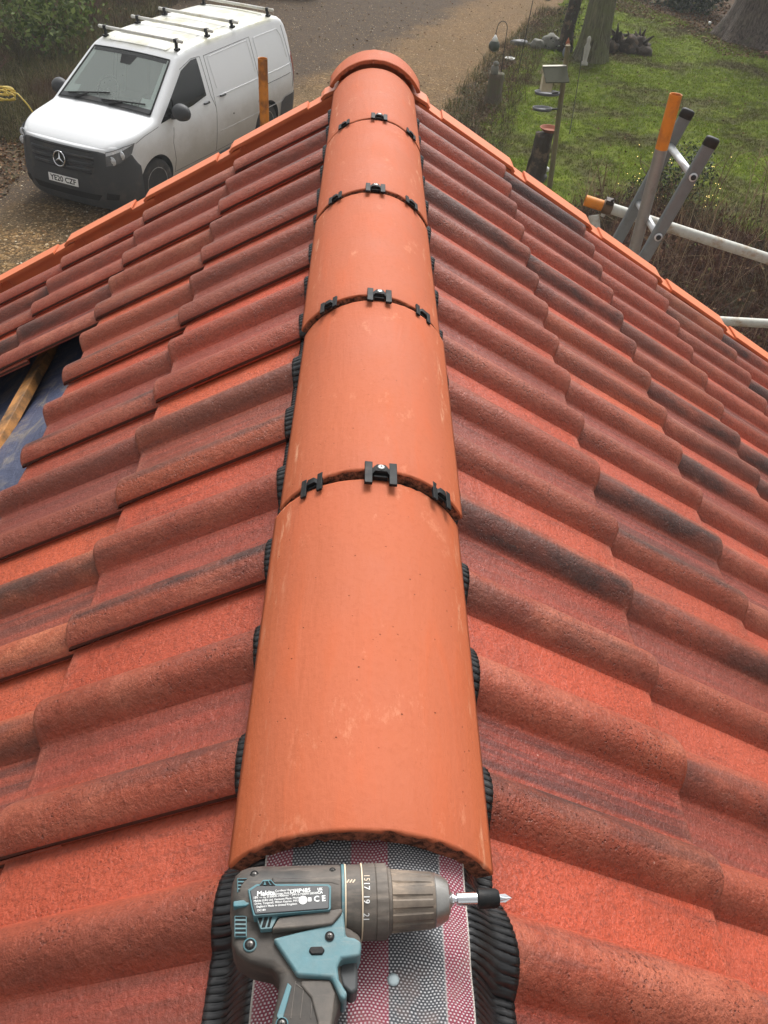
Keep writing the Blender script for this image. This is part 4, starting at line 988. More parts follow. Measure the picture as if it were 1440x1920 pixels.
b = MB().tube(pts, .014, 8, False).tube([(.84, -.59, 1.22), (.90, -.40, 1.20), (.84, -.21, 1.22)], .012, 6).lathe([(-.03, .06), (.02, .05)], 14, 'X', (.87, -.40, 1.20)); b.build('steering_wheel', M['seat'], van, True)
MB().add([(1.33, -.06, 1.215), (1.32, .20, 1.215), (1.10, .16, 1.185), (1.11, -.10, 1.185)], [(0, 1, 2, 3)]).build('paper_sheet', simple('paper', (.78, .88, .90), .8, var=.02), van)
for (x, y) in ((1.24, .27), (1.2, .36), (1.26, .62)): MB().box((x, y, 1.21), (.06, .05, .06)).build('dashboard_item', M['screw'] if False else simple('white_card', (.7, .72, .7), .7), van, rot=None)
# wipers
for a, c_, d in (((1.40, -.66), (1.30, .02), .03), ((1.41, -.05), (1.34, .66), .03)):
    pp = [fwind(a[0] + (c_[0] - a[0]) * t / 8, a[1] + (c_[1] - a[1]) * t / 8, .03) for t in range(9)]
    w_ = MB().tube(pp, .011, 6); mid_ = pp[4]; w_.tube([fwind(1.455, a[1] + .15, .03), mid_], .013, 6); w_.build('wiper', M['black'], van, True)
# side windows, seams, handles
for sg in (1, -1):
    link('side_window', patch([(1.40, 1.115), (.62, 1.635), (.32, 1.715), (.17, 1.715), (.17, 1.215), (.55, 1.165)], fside(sg), .04, .005), M['glass_dark'], van)
    MB().tube([fside(sg)(1.02, z, .006) for z in np.linspace(1.14, 1.36, 5)], .012, 6).build('window_divider', M['black'], van)
    b = MB()
    def line(pts_, r=.004, n=10):
        pp = []
        for a, c_ in zip(pts_, pts_[1:]):
            for t in range(n): pp.append(fside(sg)(a[0] + (c_[0] - a[0]) * t / n, a[1] + (c_[1] - a[1]) * t / n, .000))
        pp.append(fside(sg)(pts_[-1][0], pts_[-1][1], 0)); b.tube(pp, r, 5)
    line([(1.12, 1.00), (1.17, .80), (1.13, .55), (1.16, .36), (.02, .34), (-.02, 1.0), (.06, 1.20), (.08, 1.72), (.30, 1.73), (.64, 1.655)])
    line([(-.02, 1.0), (-.02, 1.71), (-1.35, 1.73), (-1.37, .95), (-1.28, .78)]); line([(.02, .34), (-1.1, .34)])
    line([(-1.30, 1.0), (-2.45, 1.0)], .005); line([(-2.42, 1.72), (-2.50, 1.2), (-2.53, .75)]); line([(1.46, 1.09), (1.8, 1.05), (2.0, 1.0)], .003)
    b.build('panel_gap', M['gap'], van)
    b = MB(); line([(-.14, 1.25), (-.10, 1.68), (-1.26, 1.70), (-1.30, 1.25)], .005); line([(-1.48, 1.25), (-1.46, 1.70), (-2.24, 1.70), (-2.34, 1.58), (-2.40, 1.25)], .005); line([(-.1, 1.14), (-2.5, 1.14)], .006); line([(-.1, .62), (-2.1, .62)], .006)
    b.build('body_crease', MV, van, True)
    for (x, z) in ((.21, 1.12), (-.25, 1.13)):
        p = fside(sg)(x, z, .012); h_ = MB().tube([p + Vector((-.075, -sg * .01, 0)), p + Vector((-.05, sg * .014, 0)), p + Vector((.05, sg * .014, 0)), p + Vector((.075, -sg * .01, 0))], .013, 8); h_.build('door_handle', M['black'], van, True)
    p = fside(sg)(-.5, .80, .004)
    if sg == 1: MB().lathe([(0, .014), (.004, .012)], 12, 'Y', p).build('lock', M['black'], van)
    # mirror
    c_ = Vector((1.11, sg * 1.085, 1.22)); b = MB()
    b.lathe([(-.075, .02), (-.068, .085), (-.03, .115), (.02, .105), (.06, .075), (.085, .02)], 20, 'X', (0, 0, 0)); b.v = [(c_.x + p_[0] * 1.15, c_.y + p_[1] * 1.35, c_.z + p_[2] * 1.05) for p_ in b.v]
    b.tube([c_ + Vector((0, -sg * .06, -.05)), Vector((1.10, sg * .90, 1.13))], [.045, .04], 8); b.build('wing_mirror', M['van_black'], van, True)
    # sill
    b = MB(); pp = [fside(sg)(x, .26, -.01) for x in np.linspace(-1.15, 1.15, 12)]; b.tube(pp, .035, 8); b.build('sill', M['van_black'], van, True)
# wheels
for ax in (1.6, -1.6):
    for sg in (1, -1):
        wv = empty('wheel', (ax, sg * .83, .335), (0, 0, 0), van)
        wv.rotation_euler = (0, random.uniform(0, 1), R(-4) if ax > 0 else 0)
        MB().lathe([(sg * -.11, .22), (sg * -.112, .31), (sg * -.09, .332), (sg * .07, .334), (sg * .098, .318), (sg * .105, .27), (sg * .098, .215)][::sg], 44, 'Y').build('tyre', M['tyre'], wv, True)
        MB().lathe([(sg * .03, .03), (sg * .02, .10), (sg * .035, .165), (sg * .075, .195), (sg * .100, .212), (sg * .099, .222), (sg * .07, .222), (sg * -.02, .20), (sg * -.02, .01)][::-sg], 44, 'Y').build('rim', M['rim'], wv, True)
        hb = MB()
        for k in range(14):
            a = 2 * PI * k / 14; hb.lathe([(sg * .052 + sg * .0, .013), (sg * .060, .013)], 8, 'Y', (math.cos(a) * .158, 0, math.sin(a) * .158))
        hb.lathe([(sg * .02, .035), (sg * .055, .03)][::1], 14, 'Y'); hb.build('hub_holes', M['dark_void'], wv)
# front bumper, grille, lamps
def fcont(q, z, e):
    """point on the nose contour; q = arc parameter -1..1 (1 = left wheel arch)"""
    tab = [(0, 2.500, 0), (.22, 2.492, .30), (.42, 2.465, .55), (.60, 2.40, .745), (.75, 2.29, .862), (.88, 2.14, .918), (1, 1.965, .945)]
    a = abs(q); x = sinterp(a, [(t[0], t[1]) for t in tab]); y = sinterp(a, [(t[0], t[2]) for t in tab])
    sc = sinterp(z, [(.17, .955), (.26, .99), (.42, 1.008), (.56, 1.0), (.70, .992), (.85, .975), (1.0, .945)])
    ang = math.atan2(y, (x - 1.5)); return Vector((1.5 + (x - 1.5) * sc + e * math.cos(ang), math.copysign((y * (.35 + .65 * sc) + e * math.sin(ang)), q), z))
def fpatch(poly, eps, step=.045, name='p', mat=None, parent=None):
    me = patch(poly, lambda a, b, e: fcont(a, b, e), step, eps); o = link(name, me, mat, parent or van)
    return o
def curvy(q):    # top edge of the dark bumper
    return interp(abs(q), [(0, .955), (.46, .955), (.56, .94), (.62, .90), (.86, .905), (.91, .88), (.95, .78), (1, .70)])
v = []; f = []; nq = 64; zs = [-.05, .03, .2, .4, .6, .8, .93, .98, 1.0]; es = [-.03, .004, .012, .016, .012, .010, .006, 0, -.03]
for i in range(nq + 1):
    q = -1 + 2 * i / nq
    for t, e in zip(zs, es): v.append(fcont(q, .17 + (curvy(q) - .17) * t, e))
k = len(zs); f = [(i * k + j, (i + 1) * k + j, (i + 1) * k + j + 1, i * k + j + 1) for i in range(nq) for j in range(k - 1)]
bmp = link('front_bumper', mk(v, f, True), M['van_black'], van)
v = []; f = []      # nose skin filling between bumper and bonnet
for i in range(nq + 1):
    q = -1 + 2 * i / nq; z0 = curvy(q) - .03; z1 = 1.0 if abs(q) > .6 else .972
    for t, e in ((0, -.004), (.4, -.004), (.8, -.008), (1, -.022), (1.0, -.09)): v.append(fcont(q, z0 + (z1 - z0) * t + (.012 if e < -.05 else 0), e))
f = [(i * 5 + j, (i + 1) * 5 + j, (i + 1) * 5 + j + 1, i * 5 + j + 1) for i in range(nq) for j in range(4)]
link('nose_panel', mk(v, f, True), MV, van)
fpatch([(-.45, .93), (-.40, .68), (-.33, .605), (.33, .605), (.40, .68), (.45, .93), (.30, .950), (-.30, .950)], .018, .04, 'grille', M['van_black'])
for z, qq in ((.68, .36), (.765, .39), (.85, .41)):
    b = MB(); pp = [fcont(q, z, .024) for q in np.linspace(-qq, qq, 21)]; b.tube(pp, .017, 6); b.build('grille_slat', M['van_black'], van, True)
    b = MB(); pp = [fcont(q, z - .035, .016) for q in np.linspace(-qq, qq, 21)]; b.tube(pp, .012, 6); b.build('grille_gap', M['dark_void'], van, True)
b = MB(); pp = [fcont(q, .925, .022) for q in np.linspace(-.38, .38, 21)]; b.tube(pp, .008, 6); b.build('grille_trim', M['black'], van, True)
em = empty('emblem', (2.548, 0, .775), (0, R(-10), 0), van)
b = MB(); b.tube([(0, .100 * math.cos(t), .100 * math.sin(t)) for t in np.linspace(0, 2 * PI, 33)], .0085, 8, False); b.build('emblem_ring', M['chrome'], em, True)
b = MB()
for k in range(3):
    a = PI / 2 + 2 * PI * k / 3; t_ = Vector((0, .096 * math.cos(a), .096 * math.sin(a))); l_ = Vector((0, .018 * math.cos(a + PI / 3), .018 * math.sin(a + PI / 3))); r_ = Vector((0, .018 * math.cos(a - PI / 3), .018 * math.sin(a - PI / 3))); z_ = Vector((.012, 0, 0)); o_ = Vector((0, 0, 0))
    b.add([t_, l_, o_ + z_, r_], [(0, 1, 2), (0, 2, 3)])
b.build('emblem_star', M['chrome'], em)
MB().lathe([(-.014, .094), (-.010, .094)], 28, 'X').build('emblem_back', M['glass_dark'], em)
for sg in (1, -1):
    q = lambda a: sg * a
    hl = fpatch([(q(.555), .765), (q(.72), .80), (q(.90), .895), (q(.955), 1.015), (q(.80), 1.005), (q(.56), .95)], .018, .03, 'headlight', M['lamp_dark'])
    c_ = fcont(q(.64), .835, .012); MB().lathe([(0, .062), (.008, .058), (.006, .036), (.014, .022)], 20, 'X', c_).build('lamp_reflector', M['lamp'], hl, True)
    c_ = fcont(q(.76), .90, .006); MB().lathe([(0, .062), (.010, .056), (.008, .034), (.016, .022)], 20, 'X', c_).build('lamp_reflector', M['lamp'], hl, True)
    fpatch([(q(.565), .94), (q(.80), .998), (q(.945), 1.008), (q(.80), .965), (q(.565), .90)], .023, .03, 'indicator_strip', M['lamp'], hl)
    fpatch([(q(.50), .30), (q(.66), .30), (q(.68), .38), (q(.52), .40)], .019, .03, 'fog_lamp_recess', M['black'])
fpatch([(-.40, .27), (.40, .27), (.46, .36), (-.46, .36)], .019, .03, 'lower_grille', M['black'])
pl = empty('number_plate', (2.540, 0, .480), (0, R(-4), 0), van)
MB().box((0, 0, 0), (.008, .520, .111)).build('plate', simple('plate_white', (.78, .79, .78), .35, var=.02), pl, bevel=.004)
def text(body, name, mat, parent, size, loc, rot, ext=.0006, align='CENTER', sx_=1.0, bold=.0):
    cu = bpy.data.curves.new(name, 'FONT'); cu.body = body; cu.size = size; cu.align_x = align; cu.align_y = 'CENTER'; cu.extrude = ext; cu.offset = bold; cu.resolution_u = 3
    o = bpy.data.objects.new(name, cu); col.objects.link(o); dg_ = bpy.context.evaluated_depsgraph_get(); me_ = bpy.data.meshes.new_from_object(o.evaluated_get(dg_)); bpy.data.objects.remove(o)
    me_.materials.clear(); o = link(name, me_, mat, parent, loc, rot); o.scale = (sx_, 1, 1); return o
text('YE20 CZF', 'plate_text', M['black'], pl, .105, (.0045, 0, -.002), (R(90), 0, R(90)), bold=.0022, sx_=1.02)
# rear bumper corners and tail lamps
for sg in (1, -1):
    b = MB(); pp = []
    me = patch([(-2.655, .22), (-2.05, .22), (-2.06, .60), (-2.20, .66), (-2.655, .66)], fside(sg), .04, .012); link('rear_bumper', me, M['van_black'], van)
    me = patch([(-2.655, .80), (-2.60, .80), (-2.55, 1.25), (-2.645, 1.30)], fside(sg), .03, .010); link('tail_lamp', me, simple('tail_lamp_red', (.30, .015, .012), .2), van)
MB().box((-2.66, 0, .42), (.06, 1.66, .40)).build('rear_bumper', M['van_black'], van, bevel=.03, seg=3)
# roof pressings and bars
b = MB()
for x0, x1 in ((.22, .52), (-.55, .12), (-1.35, -.65), (-2.2, -1.45)):
    for pth in ([(x0, -.52), (x0, .52)], [(x1, -.50), (x1, .50)], [(x0, -.52), (x1, -.50)], [(x0, .52), (x1, .50)]):
        pp = [ftop(pth[0][0] + (pth[1][0] - pth[0][0]) * t / 8, pth[0][1] + (pth[1][1] - pth[0][1]) * t / 8, -.002) for t in range(9)]; b.tube(pp, .009, 6)
b.build('roof_rib', MV, van, True)
MBAR = simple('roof_bar_aluminium', (.66, .65, .60), .5, var=.1, dirt=(.50, .43, .28), dscale=6)
for x in (.44, -.36, -1.08, -2.20):
    rb_ = empty('roof_bar', (x, 0, 1.975), (0, 0, 0), van)
    MB().tube([(0, -.73, 0), (0, .73, 0)], .024, 12).build('bar', MBAR, rb_, True)
    for sg in (1, -1):
        zf = top_z(x, .62) - 1.975
        MB().box((0, sg * .63, (zf - .0) / 2), (.05, .03, abs(zf) + .02)).box((0, sg * .64, zf + .01), (.09, .06, .03)).box((.0, sg * .63, .0), (.07, .05, .055)).build('bar_foot', M['black'], rb_, bevel=.006)
        MB().lathe([(sg * .725, .027), (sg * .745, .020)][::sg], 12, 'Y').build('bar_end', MBAR, rb_, True)

# ------------------------------------------------------------------ dark car beyond the van
car = tag(empty('parked_car', (-3.6, 28.25, 0), (0, 0, R(4))), 'dark car at the top edge beyond the van roof', 'car')
cp = [(-2.1, .28), (-2.15, .55), (-2.08, .80), (-1.75, .90), (-1.35, 1.36), (-.4, 1.46), (.45, 1.40), (1.05, .98), (1.75, .86), (2.08, .66), (2.1, .32)]
b = MB(); v = []; ys = [(-.86, .80), (-.84, .93), (-.74, 1.0), (.74, 1.0), (.84, .93), (.86, .80)]
for y, sc in ys: v += [(x, y * (1 if z < .95 else .86), .28 + (z - .28) * sc if z > .95 else z) for x, z in cp]
k = len(cp); f = [(i * k + j, i * k + (j + 1) % k, (i + 1) * k + (j + 1) % k, (i + 1) * k + j) for i in range(len(ys) - 1) for j in range(k)] + [tuple(range(k - 1, -1, -1)), tuple((len(ys) - 1) * k + j for j in range(k))]
MCAR = simple('dark_car_paint', (.020, .021, .026), .2, var=.05, spec=.6)
link('body', mk(v, f), MCAR, car).modifiers.new('bevel', 'BEVEL').width = .04
for x in (-1.3, 1.35):
    for sg in (1, -1):
        wv = empty('wheel', (x, sg * .80, .32), (0, 0, 0), car); MB().lathe([(-.10, .20), (-.10, .30), (-.07, .32), (.07, .32), (.10, .30), (.10, .20)], 28, 'Y').build('tyre', M['tyre'], wv, True)
        MB().lathe([(-.085, .05), (-.102, .20), (.102, .20), (.085, .05)], 28, 'Y').build('rim', M['alu_bright'], wv, True)
for sg in (1, -1): MB().add([(-1.25, sg * .775, .95), (.8, sg * .775, .95), (.35, sg * .70, 1.30), (-1.1, sg * .70, 1.30)], [(0, 1, 2, 3)]).build('side_window', M['glass_dark'], car)

# ------------------------------------------------------------------ garden things
M['old_wood'] = simple('weathered_green_wood', (.16, .13, .065), .85, var=.35, scale=12, bump=.5, dirt=(.10, .12, .045), dscale=5)
M['grey_wood'] = simple('grey_wood', (.15, .14, .10), .85, var=.25, scale=15, bump=.5, dirt=(.14, .15, .08), dscale=6)
M['pale_wood'] = simple('pale_wood_edge', (.50, .44, .30), .8, var=.2)
M['iron'] = simple('dark_iron', (.035, .03, .025), .6, metal=.3)
M['terracotta'] = simple('terracotta', (.25, .075, .035), .8, var=.2, scale=20)
M['slate'] = simple('slate_grey', (.10, .10, .11), .6, var=.3)
M['stone'] = simple('garden_stone', (.17, .165, .14), .85, var=.3, scale=6, bump=.6, bdist=.02, dirt=(.07, .08, .04), dscale=3)
M['white_plastic'] = simple('white_plastic', (.80, .80, .78), .4)
M['tarry'] = simple('dark_rotten_wood', (.045, .032, .022), .9, var=.5, scale=9, bump=1, bdist=.03, dirt=(.16, .11, .07), dscale=5, damt=(.52, .62))
bt = tag(empty('bird_table', (3.16, 14.05, 0)), 'tall green wooden post carrying a small roofed bird house and two trays', 'bird table')
MB().tube([(0, 0, 0), (-.06, 0, 1.0), (-.13, .0, 2.16)], [.045, .042, .040], 8).build('post', M['old_wood'], bt)
hx, hy, hz = -.30, -.06, 1.70
MB().add([(hx - .17, hy + .0, hz + .16), (hx + .19, hy + .0, hz + .19), (hx + .24, hy - .20, hz + .02), (hx - .12, hy - .20, hz - .01)] + [(hx - .17, hy + .0, hz + .145), (hx + .19, hy + .0, hz + .175), (hx + .24, hy - .20, hz + .005), (hx - .12, hy - .20, hz - .025)], [(0, 1, 2, 3), (7, 6, 5, 4), (0, 4, 5, 1), (1, 5, 6, 2), (2, 6, 7, 3), (3, 7, 4, 0)]).build('house_roof', simple('mossy_roof_board', (.075, .075, .048), .85, var=.35, scale=20), bt)
MB().add([(hx - .17, hy + .03, hz + .172), (hx + .19, hy + .03, hz + .20), (hx + .19, hy - .01, hz + .19), (hx - .17, hy - .01, hz + .162), (hx - .17, hy + .16, hz + .02), (hx + .19, hy + .16, hz + .05)], [(0, 1, 2, 3), (4, 5, 1, 0)]).build('roof_edge', simple('pale_batten', (.66, .62, .52), .8), bt)
MB().box((hx - .07, hy - .02, hz - .06), (.16, .16, .22)).build('nest_box', M['pale_wood'], bt, rot=None)
def tray(x, y, z, rx, ry, name, mat, mat2=None):
    b = MB().lathe([(-.012, .03), (-.010, 1.0), (.030, 1.06), (.030, 1.0), (.0, .92), (.0, .02)], 22); b.v = [(p_[0] * rx, p_[1] * ry, p_[2]) for p_ in b.v]; return b.build(name, mat, bt, True, loc=(x, y, z))
tray(-.33, -.05, 1.475, .19, .12, 'feeder_tray', M['slate']); tray(-.36, -.03, 1.235, .15, .10, 'feeder_tray', M['slate'])
MB().tube([(-.12, 0, 1.50), (-.25, -.03, 1.48)], .015, 6).tube([(-.10, 0, 1.25), (-.30, -.02, 1.23)], .015, 6).tube([(-.13, 0, 1.75), (-.30, -.03, 1.68)], .02, 6).build('bracket', M['iron'], bt)
lg = tag(empty('log_stand', (2.96, 14.42, 0)), 'upright dark rotten log standing behind the right verge of the roof', 'log')
v = []; f = []; n = 26; zs = [-.05, .03, .15, .28, .42, .55, .66, .72, .76]
for i, z in enumerate(zs):
    for k in range(n):
        t = 2 * PI * k / n; rr = (.165 - .03 * z + .045 * math.exp(-z / .1)) * (1 + .16 * noise.noise((math.cos(t) * 2, math.sin(t) * 2, z * .6)) + .10 * noise.noise((math.cos(t) * 6, math.sin(t) * 6, z * 1.2)))
        v.append((rr * math.cos(t) + .04 * z, rr * math.sin(t), z + (.05 * noise.noise((math.cos(t) * 3, math.sin(t) * 3, 5)) if i > 5 else 0)))
for i in range(len(zs) - 1):
    for k in range(n): f.append((i * n + k, i * n + (k + 1) % n, (i + 1) * n + (k + 1) % n, (i + 1) * n + k))
f.append(tuple((len(zs) - 1) * n + k for k in range(n))); link('trunk', mk(v, f, True), M['tarry'], lg)
MB().tube([(.1, -.11, .05), (.13, -.12, .4), (.10, -.10, .72)], [.03, .026, .01], 6).tube([(-.16, -.02, 0), (-.15, -.05, .3), (-.09, -.04, .6)], [.03, .03, .01], 6).build('split_bark', M['tarry'], lg)
ds = tag(empty('bird_bath_dish', (3.06, 14.42, .785)), 'round terracotta dish on top of the dark log', 'dish')
MB().lathe([(0, .02), (0, .10), (.055, .160), (.066, .164), (.066, .148), (.022, .10), (.014, .01)], 32).build('bowl', M['terracotta'], ds)
MB().lathe([(-.01, .03), (.0, .055)], 12).build('foot', M['terracotta'], ds, True)
for i, (x, y, z) in enumerate(((3.02, 14.27, .765), (3.10, 14.28, .765))): pass
so_ = tag(empty('solar_light', (3.155, 14.50, 0)), 'small white solar globe light beside the foot of the dark log', 'garden light'); MB().tube([(0, 0, 0), (0, 0, .12)], .006, 6).build('stake', M['iron'], so_); MB().lathe([(.10, .012), (.115, .034), (.145, .042), (.175, .032), (.19, .008)], 18).build('globe', M['white_plastic'], so_, True)
jar = tag(empty('glass_jar', (3.03, 14.42, .04), (R(70), 0, R(30))), 'grey glass jar lying at the foot of the dark log', 'jar'); MB().lathe([(0, .045), (.10, .05), (.13, .035), (.15, .035)], 18).build('glass', simple('jar_glass', (.35, .38, .42), .15, spec=.8), jar, True); MB().lathe([(.15, .038), (.17, .038)], 18).build('lid', M['slate'], jar, True)
# crook with hanging globe
ck = tag(empty('crook', (2.76, 18.77, 0)), 'thin iron shepherd crook standing at the lawn edge', 'crook')
pts = [(0, 0, 0), (0, 0, 1.2)] + [(-.10 + .10 * math.cos(t), 0, 1.36 + .13 * math.sin(t)) for t in np.linspace(0, PI, 9)] + [(-.215, 0, 1.26), (-.20, 0, 1.22)]
MB().tube(pts, .008, 6).build('rod', M['iron'], ck, True)
hg = tag(empty('hanging_feeder', (2.545, 18.77, 0)), 'dark round feeder with white cone top hanging from the crook', 'bird feeder')
MB().lathe([(.93, .01), (.945, .06), (.99, .105), (1.05, .115), (1.11, .09), (1.14, .06)], 22).build('globe', simple('dark_green_feeder', (.035, .045, .03), .4), hg, True)
MB().lathe([(1.13, .075), (1.20, .035), (1.24, .012)], 16).build('cone', M['white_plastic'], hg, True); MB().tube([(0, 0, 1.22), (.01, 0, 1.26), (0, 0, 1.30)], .005, 6).build('hook', M['iron'], hg)
st = tag(empty('low_stump', (2.66, 18.70, 0)), 'low mossy wooden stump below the hanging feeder', 'stump')
v = []; f = []; n = 22; zs = [0, .08, .2, .38, .5, .56]
for z in zs:
    for k in range(n):
        t = 2 * PI * k / n; rr = (.15 + .05 * math.exp(-z / .1)) * (1 + .22 * noise.noise((math.cos(t) * 3, math.sin(t) * 3, z * 1.0 + 4))); v.append((rr * math.cos(t), rr * math.sin(t), z + .05 * noise.noise((math.cos(t) * 2, math.sin(t) * 2, 1)) * (z > .4)))
for i in range(len(zs) - 1):
    for k in range(n): f.append((i * n + k, i * n + (k + 1) % n, (i + 1) * n + (k + 1) % n, (i + 1) * n + k))
f.append(tuple((len(zs) - 1) * n + k for k in range(n))); link('trunk', mk(v, f, True), simple('mossy_stump', (.10, .075, .05), .9, var=.4, scale=8, bump=.8, bdist=.02, dirt=(.09, .11, .04), dscale=4), st)
def blob(name, label, cat, loc, sx_, sy_, sz_, mat, seed=0, amp=.25, parent=None, sub=3):
    bm = bmesh.new(); bmesh.ops.create_icosphere(bm, subdivisions=sub, radius=1)
    for v_ in bm.verts:
        q = 1 + amp * noise.noise(v_.co * 1.6 + Vector((seed, 0, 0))) + amp * .4 * noise.noise(v_.co * 4 + Vector((seed, 3, 0))); v_.co = Vector((v_.co.x * q * sx_, v_.co.y * q * sy_, v_.co.z * q * sz_))
    me_ = bpy.data.meshes.new('m'); bm.to_mesh(me_); bm.free(); me_.polygons.foreach_set('use_smooth', [True] * len(me_.polygons))
    o = link(name, me_, mat, parent, loc)
    return tag(o, label, cat) if label else o
gf = tag(empty('stone_frog', (2.60, 18.62, .54)), 'pale mossy stone animal ornament sitting on the low stump', 'ornament')
blob('body', None, None, (0, 0, .10), .085, .075, .11, M['stone'], 3, .15, gf); blob('head', None, None, (.01, -.03, .22), .06, .055, .05, M['stone'], 5, .1, gf)
blob('stone', 'larger round grey stone at the foot of the mossy tree', 'stone', (4.62, 23.6, .12), .26, .20, .20, M['stone'], 1, .3)
blob('stone', 'pale grey stone left of the larger round one near the mossy tree', 'stone', (4.25, 23.45, .10), .17, .15, .14, M['stone'], 2, .3)
blob('stone', 'flat dark stone on the lawn left of the pale grey one', 'stone', (3.86, 23.7, .05), .24, .12, .08, M['slate'], 7, .3)
gn = tag(empty('garden_gnome', (4.86, 22.75, 0), (0, 0, R(20))), 'small painted gnome figure in blue grey and orange by the mossy tree', 'ornament')
blob('coat', None, None, (0, 0, .13), .085, .075, .14, simple('grey_blue_paint', (.13, .15, .19), .6), 2, .1, gn); blob('face', None, None, (.0, -.03, .29), .05, .05, .05, simple('skin_paint', (.45, .24, .15), .6), 2, .05, gn); MB().lathe([(.31, .055), (.37, .035), (.45, .004)], 14).build('hat', simple('orange_paint_old', (.42, .13, .05), .6), gn, True)
wf = tag(empty('pale_statuette', (5.22, 22.15, 0)), 'slim pale grey statuette in front of the mossy tree', 'ornament')
MB().lathe([(0, .09), (.06, .085), (.10, .05), (.25, .06), (.40, .075), (.48, .04), (.52, .045), (.58, .05), (.63, .02)], 16).build('figure', simple('pale_cement', (.40, .38, .33), .85, var=.2), wf, True)
ps = tag(empty('white_dish', (3.42, 22.2, 0)), 'small white dish on the grass right of the crook', 'dish'); MB().lathe([(.01, .02), (.012, .08), (.045, .13), (.045, .12), (.025, .07), (.022, .01)], 18).build('bowl', simple('dirty_white', (.5, .5, .46), .6), ps, True)
rd = tag(empty('feeder_pole', (3.47, 21.0, 0)), 'tall thin leaning dark iron feeder pole at the lawn edge', 'pole'); MB().tube([(0, 0, 0), (.05, 0, .8), (.12, .0, 2.0), (.28, 0, 2.15), (.44, 0, 2.05)], .009, 6).build('rod', M['iron'], rd, True)
sf = tag(empty('seed_feeder', (3.88, 21.0, 0)), 'grey seed feeder cylinder hanging from the feeder pole at the top edge', 'bird feeder'); MB().lathe([(1.50, .055), (1.52, .07), (1.53, .045), (1.85, .045), (1.88, .06), (1.92, .02)], 16).build('tube_body', M['grey_wood'], sf, True); MB().tube([(0, 0, 1.9), (.02, 0, 2.06)], .004, 5).build('hanger', M['iron'], sf)
rp = tag(empty('prop_rod', (3.98, 16.9, 0)), 'thin dark leaning rod on the lawn below the mossy tree', 'rod'); MB().tube([(0, 0, 0), (.10, .55, .7), (.17, 1.0, 1.3)], .008, 5).build('rod', M['iron'], rp)
blob('grey_pot', 'small grey pot sunk in the grass right of the terracotta dish', 'pot', (3.62, 16.95, .05), .10, .10, .07, M['slate'], 4, .1)
# ivy log and root heap beside the mossy tree
il = tag(empty('dark_post_stump', (4.95, 23.35, 0)), 'dark broken ivy stump standing left of the mossy tree', 'stump')
MB().tube([(0, 0, 0), (-.02, 0, .5), (.04, .02, 1.1), (.12, 0, 2.2)], [.20, .16, .15, .10], 10).build('trunk', M['tarry'], il, True)
V_, F_ = leafmesh(np.c_[rng.normal(0, .17, 500), rng.normal(0, .17, 500), rng.uniform(0, 2.1, 500)], .07); link('leaves', npmesh(V_, F_), MG2, il)
hp = tag(empty('root_heap', (6.55, 23.75, 0)), 'heap of dark uprooted roots and logs right of the mossy tree', 'log heap')
for i in range(15):
    blob('log', None, None, (random.uniform(-.55, .55), random.uniform(-.3, .3), random.uniform(.05, .28)), random.uniform(.12, .26), random.uniform(.1, .2), random.uniform(.12, .24), M['tarry'], i, .5, hp, 2)
b = MB()
for i in range(26):
    p = Vector((random.uniform(-.6, .6), random.uniform(-.25, .25), random.uniform(.1, .35))); d = Vector((random.gauss(0, .5), random.gauss(0, .5), random.uniform(.5, 1.2))).normalized() * random.uniform(.12, .38); b.tube([p, p + d * .6, p + d + Vector((random.gauss(0, .04), 0, 0))], [.05, .035, .012], 6)
b.build('roots', M['tarry'], hp, True)
bk = tag(empty('edging_brick', (10.6, 24.45, 0), (0, 0, R(10))), 'single reddish brick lying at the foot of the old tree', 'brick'); MB().box((0, 0, .04), (.30, .14, .10)).build('block', simple('old_brick', (.22, .10, .065), .9, var=.3, bump=.4), bk, bevel=.01)
sp = tag(empty('path_light', (9.55, 26.6, 0)), 'tiny white path light on a stake left of the old tree', 'garden light'); MB().tube([(0, 0, 0), (0, 0, .22)], .008, 6).build('stake', M['iron'], sp); MB().lathe([(.21, .02), (.24, .045), (.28, .03)], 12).build('globe', M['white_plastic'], sp, True)
# hose reel
hr = tag(empty('hose_reel', (-6.50, 15.55, 0)), 'green hose reel stand at the left edge of the picture', 'hose reel')
gm = simple('green_plastic', (.02, .20, .10), .4)
MB().lathe([(.60, .10), (.63, .16), (.78, .10), (.80, .20), (.83, .21), (.84, .19)], 22).build('drum', gm, hr, True); MB().tube([(-.12, 0, 0), (-.05, 0, .62)], .02, 8).tube([(.12, 0, 0), (.05, 0, .62)], .02, 8).build('leg', M['black'], hr)
MB().box((0, 0, .45), (.24, .20, .30)).build('crank_housing', M['black'], hr, bevel=.04, seg=3)
ho = tag(empty('garden_hose', (-6.35, 15.45, 0)), 'yellow hose looped over the green reel and trailing to the van', 'hose')
b = MB(); ym = simple('yellow_hose', (.58, .42, .06), .45, var=.15)
for i in range(6):
    cx, cz, r_, tl = random.uniform(-.05, .22), random.uniform(.50, .62), random.uniform(.10, .17), random.uniform(-.5, .5)
    b.tube([(cx + r_ * math.cos(t) * 1.3, -.10 + .08 * math.sin(t + i) + tl * .05 * math.cos(t), cz + r_ * .55 * math.sin(t)) for t in np.linspace(0, 2 * PI * .93, 18)], .013, 7)
b.tube([(.30, -.12, .60), (.42, -.14, .58), (.56, -.16, .42), (.68, -.18, .2), (.78, -.2, .03), (.95, -.4, .02)], .013, 7); b.build('loops', ym, ho, True)
